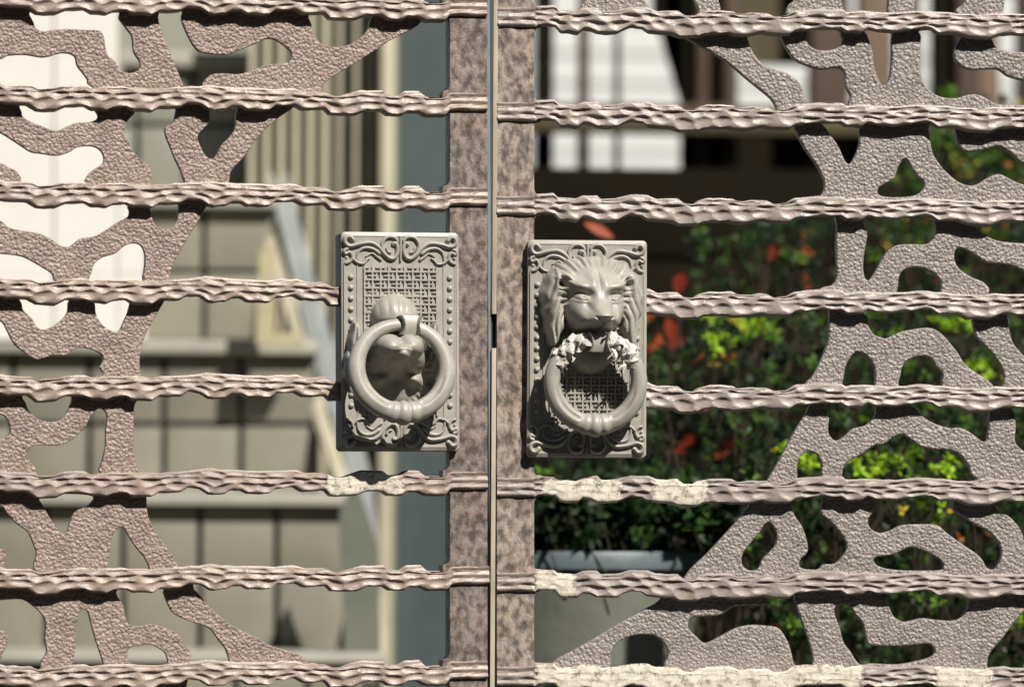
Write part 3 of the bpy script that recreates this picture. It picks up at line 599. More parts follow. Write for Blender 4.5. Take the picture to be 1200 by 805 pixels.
def head_height(x, y, tip=6):
    """frontal lion head relief; x right, y up, px; eye level y=0. returns height above plate"""
    def g(cx, cy, sx, sy, rot=0):
        dx, dy = x-cx, y-cy; c, s = math.cos(rot), math.sin(rot)
        a = (dx*c+dy*s)/sx; b = (-dx*s+dy*c)/sy; return np.exp(-(a*a+b*b))
    def dome(cx, cy, sx, sy, h, p=.5, n=2.0):
        q = 1-np.abs((x-cx)/sx)**n-np.abs((y-cy)/sy)**n; return h*np.power(np.clip(q, 0, 1), p)
    def smax(a, b, k=4.0):
        hh = np.clip(.5+.5*(a-b)/k, 0, 1); return b*(1-hh)+a*hh+k*hh*(1-hh)
    ax = np.abs(x); r = np.hypot(x, y-2); th = np.arctan2(x, y-2); ath = np.abs(th)
    def strands(ph): return np.abs(np.sin(ph))**.7-.6
    # crown of short combed hair above the forehead
    wob = 1.3*np.cos(ath*22)+.8*np.cos(ath*37+1)
    q1 = np.clip(1-(ax/(53+wob))**2.4-(np.abs(y-2)/(45+wob))**2.4, 0, 1)*sstep(2.35, 1.8, ath)
    crown = 27*np.power(q1, .40)
    crown = crown+sstep(28, 34, r)*np.clip(q1*6, 0, 1)*(4.2*strands(ath*17)+1.4*strands(ath*36+.7))
    # side locks: long hanging tresses, parted from the cheek by a deep groove
    cx_ = 45.5+2.5*np.sin((y+8)*.06)-5*sstep(0, 30, y); wv = (12.5+.9*np.sin(y*.31+1))*np.clip(1-np.abs((y+13)/46)**2.2, 0, 1)**.6
    ql = np.clip(1-((ax-cx_)/(wv+.01))**2, 0, 1)*(wv > 1)
    lock = (25-.25*np.maximum(y+5, 0))*np.power(ql, .5)
    flow = (ax-cx_)/(wv+6)+.28*np.sin(y*.085+1)+.010*y
    lock = lock+np.clip(ql*5, 0, 1)*(4.8*strands(flow*7.0)+1.6*strands(flow*15+.5))
    mane = smax(crown, lock, 5)-1.2
    # face: broad oval
    face = dome(0, -4, 36.5, 42, 40, .40, 2.4)
    face = np.where(y < -40, face*.4, face)
    face = face-3.0*sstep(20, 36, ax)
    h = smax(mane, face, 3)
    fm = np.clip(face/20, 0, 1)
    # forehead, brows, sockets
    for sg in (1, -1):
        h = h+7.0*g(sg*20, 11.5, 12.5, 6.0, sg*.2)*fm+4.6*g(sg*6.5, 16, 5.2, 8)*fm+1.6*g(sg*9, 29, 8, 6)
        h = h-5.0*g(sg*16, .6, 8.5, 4.8, sg*.18)-2.6*g(sg*26, -2, 8, 4, sg*-.2)
        h = h+8.0*np.power(g(sg*19, -2.0, 6.0, 3.9, sg*.12), .75)-3.6*g(sg*18.5, -1.8, 1.9, 1.9)
        ed = (ax-19)/8.5; on = (np.sign(x) == sg)*np.exp(-ed**4)
        h = h-3.4*on*np.exp(-((y-(2.6-2.6*ed*ed+.8*ed))/1.2)**2)-2.2*on*np.exp(-((y-(-6.0+2.4*ed*ed+.8*ed))/1.1)**2)
        h = h+1.6*g(sg*20, -6.4, 8, 1.8, sg*.16)
    h = h-2.2*g(0, 18, 1.8, 12)+1.5*g(0, 33, 12, 5)
    # bridge, nose ball
    hw = 10.0+2.6*sstep(4, -20, y)-1.6*sstep(6, 0, y)*sstep(-12, -4, y)
    br = np.exp(-(ax/hw)**4)*sstep(16, 0, y)*sstep(-33, -26, y)
    h = h+br*(5.0+7.5*sstep(4, -20, y))
    h = h+5.0*g(0, -20.5, 11, 7)
    # muzzle
    for sg in (1, -1):
        h = h+(15 if tip < 10 else 17)*np.power(g(sg*13, -31, 15 if tip < 10 else 17, 10 if tip < 10 else 12), .9)
        h = h+4.5*g(sg*25, -17, 10, 11)
        h = h-2.6*g(sg*13.5, -13, 2.6, 9, sg*-.35)
        for k in range(3): h = h-1.1*g(sg*(20+5*k), -29+k*2.2, 1.5, 8, sg*-.6)
        h = h-2.4*g(sg*8.0, -26.5, 2.2, 1.6, sg*.5)
    tri = sstep(0, 2.5, (y+35)-ax*.78)*sstep(-23.5, -27, y)*sstep(13.5, 11, ax)
    h = h-(4.2 if tip < 10 else 1.5)*tri
    h = h-4.2*np.exp(-(x/1.3)**2)*sstep(-33.5, -35.5, y)
    h = h+tip*sstep(12, -30, y)*np.exp(-(x/29)**4)*sstep(6, 16, face)
    # ears
    for sg in (1, -1):
        h = h+17*np.power(g(sg*36, 17, 8.5, 10), .65)-20*g(sg*37, 14.5, 4.6, 6.4)
    cut = sstep(-46, -41, y+2.0*np.cos(ax*.22))
    h = np.where(ax < 31, np.maximum(h*cut, 0)+4*(1-cut), h)
    if tip > 10:          # heavy rounded muzzle pushed forward
        h = h*(1-.62*sstep(-14, 12, y))
        md = np.maximum(dome(-11, -28, 17.5, 16.5, 46, .5), dome(11, -28, 17.5, 16.5, 46, .5))
        md = smax(md, dome(0, -20, 13, 12.5, 54, .5), 4)-3.0*np.exp(-(x/1.8)**2)*sstep(-27, -31, y)
        md = md-1.6*sstep(0, 1.2, -(y+20)-9)*0
        h = np.where(md > 3, np.maximum(h, 26+md), h)
        for sg in (1, -1): h = h+11*np.power(g(sg*21, 9, 9, 6, sg*.2), .8)
    # lower jaw and chin tuft
    jaw = dome(0, -64, 27, 27, 32 if tip > 10 else 24, .48)*sstep(-50.5, -53.5, y+.004*ax*ax)
    jaw = jaw-2.4*g(0, -58.5, 17, 2.0)+2.4*g(0, -54.5, 19, 1.6)+1.6*strands(x*.33)*sstep(-60, -76, y)*np.clip(jaw/10, 0, 1)
    h = np.maximum(h, jaw)
    return h
def head_mesh(turn, nod, tip):
    xs = np.arange(-66, 66.1, .65); ys = np.arange(-94, 56.1, .65)
    X, Y = np.meshgrid(xs, ys, indexing='ij'); H = head_height(X, Y, tip)
    for _ in range(2):
        Q = np.pad(H, 1, mode='edge'); H = (Q[1:-1, 1:-1]*4+(Q[:-2, 1:-1]+Q[2:, 1:-1]+Q[1:-1, :-2]+Q[1:-1, 2:])*2+Q[:-2, :-2]+Q[2:, :-2]+Q[:-2, 2:]+Q[2:, 2:])/16
    keep = H > 1.2
    H = H-3
    # turn about the vertical axis through the back of the head and nod
    a = turn; c, s = math.cos(a), math.sin(a)
    f = np.clip(H/25, 0, 1)
    X2 = X*(1-f*(1-c))+H*s; H2 = H-f*X*s*.75
    b = nod; Y2 = Y-H*math.sin(b)
    idx = -np.ones(X.shape, int); V = []; Fc = []
    nx, ny = X.shape
    used = np.zeros(X.shape, bool)
    kq = keep[:-1, :-1] | keep[1:, :-1] | keep[1:, 1:] | keep[:-1, 1:]
    for i, j in zip(*np.nonzero(kq)):
        used[i, j] = used[i+1, j] = used[i, j+1] = used[i+1, j+1] = True
    ii = np.nonzero(used); idx[ii] = np.arange(len(ii[0]))
    V = list(zip(X2[ii], Y2[ii], H2[ii]))
    for i, j in zip(*np.nonzero(kq)): Fc.append((idx[i, j], idx[i+1, j], idx[i+1, j+1], idx[i, j+1]))
    me = bpy.data.meshes.new('lion_head'); me.from_pydata([(x*S, -h*S, y*S) for x, y, h in V], [], [tuple(int(q) for q in f_) for f_ in Fc])
    me.polygons.foreach_set('use_smooth', [True]*len(me.polygons)); me.update(); return me
def ring_mesh(R=50.5):
    n, m_ = 200, 44; G = np.zeros((n, m_, 3))
    for i in range(n):
        a = 2*math.pi*i/n; c = -math.cos(a)                 # a = 0 at the bottom
        b = math.pi-abs(math.pi-a) if a <= math.pi else 2*math.pi-a
        d = b*R                                             # distance along ring from bottom, px
        rad = 6.6+4.6*((1+math.cos(b))/2)**.55
        if d < 16: rad = 10.9+1.9*abs(math.cos(d*math.pi/10.2))**.7 + (1.6 if d < 5.1 else 0)
        elif d < 20: rad = 11.0
        win = max(0, min(1, (d-19)/4))*max(0, min(1, (75-d)/30))
        for j in range(m_):
            p = 2*math.pi*j/m_                              # 0 outward, pi/2 front, pi inward
            r = rad-3.6*win*math.exp(-((p-2.05)/.2)**2)+.9*win*math.exp(-((p-1.6)/.25)**2)
            rho = R+r*math.cos(p)
            G[i, j] = (rho*math.sin(a)*S, -r*math.sin(p)*S, rho*c*S)
    Fc = []
    for i in range(n):
        for j in range(m_): Fc.append((i*m_+j, ((i+1) % n)*m_+j, ((i+1) % n)*m_+(j+1) % m_, i*m_+(j+1) % m_))
    return mesh('ring', G.reshape(-1, 3), Fc, 80)
def bracket_mesh():
    # tongue-like clasp: waisted plate with two raised side tabs, opening for the ring
    V = []; Fc = []
    rows = [(11, 13.5, 0), (6, 11, 2), (0, 9.6, 2.5), (-6, 11, 2), (-11, 14, 0)]
    xs = (-1, -.85, -.62, .62, .85, 1); hs = (0, 5.0, -.6, -.6, 5.0, 0)
    for y, hw, b in rows:
        for x, hh in zip(xs, hs): V.append((x*hw, y, b+hh))
        V.append((hw, y, -16)); V.append((-hw, y, -16))
    n = 8
    for i in range(4):
        for j in range(n): Fc.append((i*n+j, i*n+(j+1) % n, (i+1)*n+(j+1) % n, (i+1)*n+j))
    Fc.append(tuple(range(n))); Fc.append(tuple(4*n+j for j in range(n)))
    return mesh('clasp', toloc(V), Fc, 35)
ORN, LAT, BEAD = [orn_mesh(1), orn_mesh(-1)], lattice_mesh(), rail_mesh()
V, Fc = [], []; ball(V, Fc, 0, 0, 0, 3.5, 1.05); STUD = mesh('stud', toloc(V), Fc, 60)
RING, CLASP = ring_mesh(), bracket_mesh()
KN = {}
def knocker(leaf, c, flip, label, eye, turn, nod, ringc, ringh, ringtop_h, clasp_px, case):
    w0 = 21; root = ROOT[leaf]
    u0, v0 = P(c[0], c[1], w0, leaf)
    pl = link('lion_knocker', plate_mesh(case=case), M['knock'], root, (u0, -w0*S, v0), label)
    if case: pl.data.materials.append(M['case'])
    if case:
        for p in pl.data.polygons:
            if abs(p.normal.y) < .5 and sum(abs(pl.data.vertices[i].co.y) for i in p.vertices)/len(p.vertices) > 4*S: p.material_index = 1
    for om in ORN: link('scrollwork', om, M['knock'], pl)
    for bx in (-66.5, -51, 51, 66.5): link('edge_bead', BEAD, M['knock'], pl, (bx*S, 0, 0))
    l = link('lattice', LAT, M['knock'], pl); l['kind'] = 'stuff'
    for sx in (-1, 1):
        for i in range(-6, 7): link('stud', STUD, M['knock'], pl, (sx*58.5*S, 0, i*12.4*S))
    def rel(px, py, h):
        a, b = P(px, py, w0+h, leaf); return Vector((a-u0, -h*S, b-v0))
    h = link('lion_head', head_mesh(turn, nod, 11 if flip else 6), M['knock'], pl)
    e = rel(*eye, 0); h.location = (e.x, 0, e.z); h.scale = (1.05, 1, 1)
    if flip: h.rotation_euler = (0, math.pi, 0)
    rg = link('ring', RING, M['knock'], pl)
    cc = rel(ringc[0], ringc[1], ringh); rg.location = cc
    if flip: rg.scale = (1.05, 1, 1.02)
    rg.rotation_euler = (math.asin((ringtop_h-ringh)/50.0), 0, 0)
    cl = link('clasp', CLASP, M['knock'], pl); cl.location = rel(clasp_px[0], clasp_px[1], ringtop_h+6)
    if flip: cl.rotation_euler = (0, math.pi, 0)
    KN[leaf] = (pl, rg); return pl
knocker('L', (469.5, 400), True, 'inverted lion head knocker plate, its ring hanging over the upturned muzzle', (462, 437), .04, .0, (471, 432), 43, 36, (482, 381), 24)
knocker('R', (688, 408.5), False, 'upright lion head knocker plate, ring frayed with white scraps under the muzzle', (692, 347), .20, .04, (698, 447), 29, 34, (703, 401), 0)
# torn white scraps wrapped round the right ring ------------------------------------
def scrap(rg, a0, a1, seed, grow, label, mat, flaps):
    r = random.Random(seed); R = 50.0; n = max(8, int(abs(a1-a0)*26)); m_ = 20; V = []; Fc = []
    for i in range(n+1):
        a = a0+(a1-a0)*i/n; edge = min(i, n-i)/n
        for j in range(m_):
            p = 2*math.pi*j/m_; rad = 7.4+grow*min(1, edge*6)*(.25+.3*r.random()+.3*math.sin(p*2+a*13+seed)+.28*math.sin(p*3-a*29)+.2*math.sin(p*5+a*47))
            aj = a+(r.uniform(-.05, .05))+(.07*math.sin(3*p+seed) if i in (0, n) else 0)
            rho = R+rad*math.cos(p); V.append((rho*math.sin(aj), -rho*math.cos(aj), rad*math.sin(p)))
    for i in range(n):
        for j in range(m_): Fc.append((i*m_+j, (i+1)*m_+j, (i+1)*m_+(j+1) % m_, i*m_+(j+1) % m_))
    for (a, p, ln, wd) in flaps:
        rho = R+8*math.cos(p); b = Vector((rho*math.sin(a), -rho*math.cos(a), 8*math.sin(p)))
        d = Vector((math.cos(p)*math.sin(a)+r.uniform(-.5, .5), -math.cos(p)*math.cos(a)+r.uniform(-.5, .5), math.sin(p)*.8+.3)).normalized()
        s = d.cross(Vector((0, 0, 1))).normalized()
        o = len(V); q = b
        for t in range(4):
            ww = wd*(1-t/4.2)*r.uniform(.7, 1.2)
            V += [tuple(q-s*ww), tuple(q+s*ww+Vector((0, 0, r.uniform(-1, 1)))), tuple(q+s*ww-Vector((0, 0, 1.2))), tuple(q-s*ww-Vector((0, 0, 1.2)))]
            d = (d+Vector((r.uniform(-.7, .7), r.uniform(-.7, .7), r.uniform(-.4, .4)))).normalized(); q = q+d*ln/3
        for t in range(3):
            for e in range(4): Fc.append((o+t*4+e, o+t*4+(e+1) % 4, o+(t+1)*4+(e+1) % 4, o+(t+1)*4+e))
        Fc.append((o, o+1, o+2, o+3)); Fc.append((o+12, o+13, o+14, o+15))
    me = mesh('scrap', toloc(V), Fc, 75)
    o = link('torn_scrap', me, mat); bpy.context.view_layer.update()
    o.matrix_world = ROOT['R'].matrix_world @ KN['R'][0].matrix_basis @ rg.matrix_basis
    tag(o, label, 'torn scrap', 'torn scraps on the right knocker ring'); return o
rg = KN['R'][1]
scrap(rg, math.radians(-170), math.radians(-104), 4, 4.8, 'white crumpled scrap wound on upper left of the right knocker ring', M['tape'],
      [(math.radians(-165), 1.8, 16, 3.2), (math.radians(-158), 1.0, 13, 4), (math.radians(-140), 2.6, 12, 3), (math.radians(-150), 2.2, 15, 2.6), (math.radians(-118), 2.7, 16, 2.6), (math.radians(-108), 2.5, 12, 2)])
scrap(rg, math.radians(104), math.radians(170), 9, 5.4, 'white shredded scrap with hanging threads on upper right of the right knocker ring', M['tape'],
      [(math.radians(165), 1.2, 14, 3.2), (math.radians(150), .8, 16, 3.6), (math.radians(140), 2.6, 20, 2.6), (math.radians(128), 2.8, 18, 2), (math.radians(118), 2.7, 22, 1.6), (math.radians(155), 2.4, 16, 3)])
def fluff():
    r = random.Random(5); V = []; Fc = []
    for k in range(90):
        a = math.radians(r.uniform(118, 168)); rho = r.uniform(32, 44); x, y, z = rho*math.sin(a), -rho*math.cos(a), r.uniform(-3, 5)
        d = Vector((r.uniform(-1, 1), r.uniform(-1, 1), r.uniform(-.4, .4))).normalized()*r.uniform(2, 5); s = d.orthogonal().normalized()*r.uniform(.5, 1.5)
        o = len(V); V += [(x, y, z), tuple(Vector((x, y, z))+d+s), tuple(Vector((x, y, z))+d*1.4), tuple(Vector((x, y, z))+s*.4+Vector((0, 0, 1)))]
        Fc += [(o, o+1, o+2), (o, o+2, o+3), (o, o+3, o+1), (o+1, o+3, o+2)]
    me = mesh('fluff', toloc(V), Fc); o = link('lint_tuft', me, M['tape2'])
    o.matrix_world = ROOT['R'].matrix_world @ KN['R'][0].matrix_basis @ rg.matrix_basis
    tag(o, 'grey lint tuft caught inside the upper right curve of the knocker ring', 'lint')
fluff()

# ------------------------------------------------------------------ ground
gm = mesh('ground', [(-60, -12, 0), (60, -12, 0), (60, 90, 0), (-60, 90, 0)], [(0, 1, 2, 3)])
g = link('ground', gm, M['paving']); g['kind'] = 'structure'
# unseen bank added behind the viewer, blocks low sky so shadows deepen
bx = np.linspace(-26, 26, 90); pf = [(-5.2, -.1), (-5.6, 2.2), (-6.2, 4.4), (-7.6, 6.4), (-9.4, 8.6), (-12.5, 11.6), (-14, 12.2), (-15, -.1)]
rb = np.random.RandomState(2); Vb = []
for (y_, z_) in pf:
    for x_ in bx: Vb.append((x_, y_+rb.uniform(-.15, .15), z_+(rb.uniform(-.3, .3) if z_ > 0 else 0)))
Fb = [(i*90+j, i*90+j+1, (i+1)*90+j+1, (i+1)*90+j) for i in range(7) for j in range(89)]
bk = link('sky_block_bank', mesh('bank', Vb, Fb), plain('sky_block_dark', (.03, .04, .02), .5, 3, .9)); bk['kind'] = 'structure'
# ------------------------------------------------------------------ left background: tiled steps, white wall, battened wall
def wbox(px0, px1, py0, py1, d, thick, bev=0.0, dz=0):
    a = W(px0, py1, d); b = W(px1, py0, d)
    return box(a.x, b.x, d, d+thick, min(a.z, b.z), max(a.z, b.z), bev)
def steps():
    root = thing('staircase', 'grey green tiled garden staircase with pale nosings behind the left gate leaf', 'staircase', W(200, 760, 1.9))
    inv = Vector(root.location)
    def add(name, me, mat):
        me.transform(Matrix.Translation(-inv)); return link(name, me, mat, root)
    spec = [(1.90, 590, 764, [54, 144, 234, 324, 408], -60, [677]), (2.15, 412, 585, [15, 104, 192, 282, 370], -60, [497]),
            (2.40, 240, 400, [62, 150, 239, 322], -60, [318]), (2.65, 75, 236, [70, 160, 226, 300], -60, [147])]
    for d, y0, y1, xs, xl, ys in spec:
        xr = xs[-1]
        add('riser_bed', wbox(xl, xr, y0, y1, d+.012, .25), M['tilebed'])
        add('step_nosing', wbox(xl, xr+3, y0-13, y0, d-.022, .30, .004), M['nose'])
        cols_ = [xl]+xs; rows = [y0+2]+ys+[y1]
        for i in range(len(cols_)-1):
            for j in range(len(rows)-1):
                add('tile', wbox(cols_[i]+3.2, cols_[i+1]-3.2, rows[j]+3.4, rows[j+1]-3.4, d, .014, .0015), M['tile2' if d > 2.6 else 'tile'])
    add('step_nosing', wbox(-60, 452, 766, 776, 1.62, .30, .004), M['nose'])
    add('riser_bed', wbox(-60, 448, 777, 900, 1.65, .25), M['tilebed'])
    for i in range(6): add('tile', wbox(-60+i*84+3, 24+i*84-3, 780, 862, 1.635, .014, .0015), M['tile'])
    add('landing_riser', wbox(-60, 320, -120, 80, 2.9, .2), M['tile2'])
steps()
def slab(name, px, d0, d1, mat, label, cat, sl_=None):
    """leaning slab between two pixel polylines measured at depth d0"""
    A = [W(x, y, d0 if sl_ is None else sl_+(d0-sl_)*(y-225)/540) for x, y in px]; B_ = [Vector((a.x, a.y+d1-d0, a.z)) for a in A]; n = len(A); V = A+B_
    Fc = [tuple(range(n)), tuple(range(2*n-1, n-1, -1))]+[(i, (i+1) % n, n+(i+1) % n, n+i) for i in range(n)]
    c = Vector((sum(v.x for v in A)/n, d0, min(v.z for v in A)))
    o = link(name, mesh(name, [v-c for v in V], Fc), mat, None, c); tag(o, label, cat); return o
slab('stair_stringer', [(292, 225), (306, 225), (350, 370), (378, 470), (412, 570), (448, 700), (452, 765), (424, 765), (396, 580), (364, 480), (346, 400)], 1.80, 1.83, M['creamd'],
     'cream sloping stair edge board running down beside the tiled steps', 'edge board', 2.47)
slab('blue_reflection_sheet', [(312, 200), (335, 200), (372, 340), (400, 430), (436, 560), (448, 690), (425, 660), (404, 540), (364, 410)], 1.86, 1.88, M['blue'],
     'pale blue grey sheet imitating a reflection behind the cream stair edge board', 'sheet', 2.465)  # added pale slab stands in for a bluish reflection
slab('dark_recess_board', [(398, 600), (416, 560), (444, 640), (446, 765), (404, 765)], 1.72, 1.75, M['olive'], 'dark olive board low between the steps and the cream door post', 'board')
pst = slab('short_post', [(300, 404), (302, 345), (305, 290), (322, 288), (324, 345), (321, 404)], 2.05, 2.09, M['yellow'], 'short ochre cream post standing on the second step nosing', 'post')
slab('post_bracket', [(322, 392), (350, 388), (356, 404), (322, 406)], 2.06, 2.09, M['yellow'], 'small ochre cream block beside the foot of the short post', 'block')
def white_wall():
    root = thing('white_wall', 'bright sunlit white tiled side wall standing above the left steps', 'wall', W(60, 398, 2.2)); inv = Vector(root.location)
    me = wbox(-80, 140, -120, 399, 2.13, .2); me.transform(Matrix.Translation(-inv)); link('joint_bed', me, M['whitejoint'], root)
    for i, (a, b) in enumerate(((-80, -30), (-30, 63), (63, 138), (138, 172))):
        for (y0, y1) in ((-120, -20), (-20, 66), (66, 152), (152, 236), (236, 320), (320, 399)):
            if i == 3 and y0 < 235: continue
            me = wbox(a+.6, b-.6, y0+.6, y1-.6, 2.124, .01); me.transform(Matrix.Translation(-inv)); link('wall_tile', me, M['white'], root)
white_wall()
def batten_wall():
    root = thing('batten_wall', 'cream wall of vertical battens with olive gaps left of the slate panel', 'wall', W(400, 780, 2.47)); inv = Vector(root.location)
    def add(n, me, mat): me.transform(Matrix.Translation(-inv)); return link(n, me, mat, root)
    add('backing', wbox(285, 470, -120, 860, 2.5, .1), M['olive'])
    x = 286
    while x < 436:
        wd = 15 if x < 372 else 12
        add('batten', wbox(x, x+wd, -120, 860, 2.472, .028, .003), M['cream'] if x < 372 else M['creamd']); x += 20 if x >= 372 else 17.2
batten_wall()
dp = link('door_post', wbox(441, 465, -120, 860, 2.44, .10, .006), M['cream']); tag(dp, 'pale cream upright door post beside the dark slate panel', 'post')
sp_ = link('slate_door', wbox(465, 600, -120, 860, 2.50, .05), M['slate']); tag(sp_, 'plain dark slate blue door panel seen between cream post and gate stile', 'door')
# ------------------------------------------------------------------ right background: screen house, timber fence, dark wall
def screen():
    root = thing('screen_wall', 'bright white screened wall with faint rails far behind the right gate leaf', 'wall', W(720, 205, 7.0)); inv = Vector(root.location)
    def add(n, me, mat): me.transform(Matrix.Translation(-inv)); return link(n, me, mat, root)
    add('screen', wbox(620, 1290, -120, 206, 7.0, .05), M['screen'])
    for y in (-20, 20, 60, 95, 175): add('screen_rail', wbox(620, 1290, y, y+2, 6.994, .006), M['screenline'])
    return root
screen()
def fence():
    root = thing('timber_fence', 'dark brown upright timber fence posts in front of the white screen wall', 'fence', W(900, 205, 3.2)); inv = Vector(root.location)
    def add(n, me, mat): me.transform(Matrix.Translation(-inv)); return link(n, me, mat, root)
    posts = [(628, 650, 'black'), (679, 692, 'brown'), (722, 728.5, 'brown'), (800, 816, 'black'), (817, 831, 'brown'), (832, 848, 'black'), (849, 866, 'brown'),
             (950, 997, 'brown'), (1008, 1047, 'brown2'), (1056, 1078, 'black'), (1095, 1120, 'black'), (1122, 1146, 'brown'), (1147, 1172, 'brown2'), (1196, 1214, 'brown'), (1222, 1244, 'black')]
    for a, b, c in posts: add('post', wbox(a, b, -120, 212, 3.2+(.02 if c == 'black' else 0), .06, .004), M[c])
    add('beam', wbox(612, 1290, 128, 154, 3.14, .05, .004), M['ochre'])
    add('lower_board', wbox(805, 1290, 140, 216, 3.3, .03), M['black'])
    A = [W(x, y, 3.27) for x, y in ((765, -120), (765, 20), (774, 36), (801, 128), (826, 128), (826, -120))]
    n = len(A); V = A+[a+Vector((0, .03, 0)) for a in A]
    me = mesh('brace', [v-inv for v in V], [tuple(range(n)), tuple(range(2*n-1, n-1, -1))]+[(i, (i+1) % n, n+(i+1) % n, n+i) for i in range(n)]); link('brace', me, M['black'], root)
    add('upper_board', wbox(866, 950, -120, 74, 3.28, .03), M['ochre'])
fence()
def low_wall():
    root = thing('board_wall', 'low wall of level boards behind the shrubs, coloured near black for shade', 'wall', W(900, 800, 2.6)); inv = Vector(root.location)
    y = 203
    for i in range(7):
        me = wbox(604, 1300, y, y+96, 2.6+(i % 2)*.008, .04, .004); me.transform(Matrix.Translation(-inv)); link('board', me, M['black'], root); y += 98  # boards near black, shade put into their base colour
low_wall()
# pot
def lathe(prof, n=64):
    V = []; Fc = []
    for r, z in prof:
        for j in range(n):
            a = 2*math.pi*j/n; V.append((r*math.cos(a), r*math.sin(a), z))
    for i in range(len(prof)-1):
        for j in range(n): Fc.append((i*n+j, i*n+(j+1) % n, (i+1)*n+(j+1) % n, (i+1)*n+j))
    return mesh('lathe', V, Fc, 40)
pc = W(694, 655, .72); sc = S*(4.6/4); zt = W(694, 646, .6).z; zr = W(694, 669, .6).z; pr = 140*sc
pot = thing('planter_pot', 'large round blue grey planter pot behind the right gate stile', 'planter', (pc.x, .75, 0))
link('pot_body', lathe([(pr*.70, .02), (pr*.74, .1), (pr*.86, zr*.7), (pr*.955, zr-.004), (pr*.955, zr+.002)]), M['potbody'], pot)
link('rim', lathe([(pr*.95, zr), (pr*1.0, zr+.002), (pr*1.01, zt-.004), (pr*.99, zt), (pr*.93, zt), (pr*.92, zt-.012), (pr*.92, zt-.03)]), M['pot'], pot)
link('soil', lathe([(0.001, zt-.02), (pr*.5, zt-.018), (pr*.93, zt-.02)]), M['soil'], pot)
# ------------------------------------------------------------------ foliage
def leaves(specs, name, parent):
    """specs: list of (pos, dir, up, length, width, colour)"""
    V = np.zeros((len(specs)*6, 3)); C = np.ones((len(specs)*6, 4), 'f'); Fc = []
    for i, (p, d, up, ln, wd, c) in enumerate(specs):
        d = d.normalized(); s = d.cross(up)
        s = s.normalized() if s.length > 1e-4 else d.orthogonal().normalized(); nn = s.cross(d)
        b = i*6
        pts = (p, p+d*ln*.4-s*wd+nn*wd*.35, p+d*ln*.4+s*wd+nn*wd*.35, p+d*ln*.75-s*wd*.75-nn*ln*.02, p+d*ln*.75+s*wd*.75-nn*ln*.02, p+d*ln-nn*ln*.14)
        for k, q in enumerate(pts): V[b+k] = q
        C[b:b+6, :3] = c
        Fc += [(b, b+1, b+2), (b+1, b+3, b+4, b+2), (b+3, b+5, b+4)]
    me = bpy.data.meshes.new(name); me.from_pydata(V.tolist(), [], Fc)
    ca = me.color_attributes.new('tint', 'FLOAT_COLOR', 'POINT'); ca.data.foreach_set('color', C.ravel())
    o = link(name, me, M['leaf'], parent); o['kind'] = 'stuff'; return o
def whorl(specs, p, axis, n, ln, wd, c, spread, r):
    axis = axis.normalized(); o1 = axis.orthogonal().normalized(); o2 = axis.cross(o1)
    a0 = r.uniform(0, 6.28)
    for i in range(n):
        a = a0+i*2.4; k = .35+.75*i/n*spread
        d = axis*(1.1-k*.8)+(o1*math.cos(a)+o2*math.sin(a))*k*1.2
        v = r.uniform(.72, 1.3); l_ = ln*r.uniform(.7, 1.15)
        specs.append((p, d, axis, l_, wd*r.uniform(.8, 1.15), (c[0]*v*r.uniform(.85, 1.2), c[1]*v, c[2]*v)))
def tubes(paths, name, parent, mat):
    V = []; Fc = []; m_ = 5
    for pts, r0, r1 in paths:
        b = len(V); n = len(pts)
        for i, p in enumerate(pts):
            d = (pts[min(i+1, n-1)]-pts[max(i-1, 0)]).normalized(); a = d.orthogonal().normalized(); c = d.cross(a); r = r0+(r1-r0)*i/(n-1)
            for j in range(m_): t = 2*math.pi*j/m_; V.append(p+a*r*math.cos(t)+c*r*math.sin(t))
        for i in range(n-1):
            for j in range(m_): Fc.append((b+i*m_+j, b+i*m_+(j+1) % m_, b+(i+1)*m_+(j+1) % m_, b+(i+1)*m_+j))
    return link(name, mesh(name, V, Fc, 60), mat, parent)
DK, MD, LT, LIME, YEL, ORG, RUST = (.009, .021, .006), (.024, .056, .010), (.07, .145, .015), (.24, .40, .02), (.38, .30, .03), (.32, .11, .015), (.20, .045, .010)  # dark greens hold shade in the tint; lime new growth holds sunlit brightness too
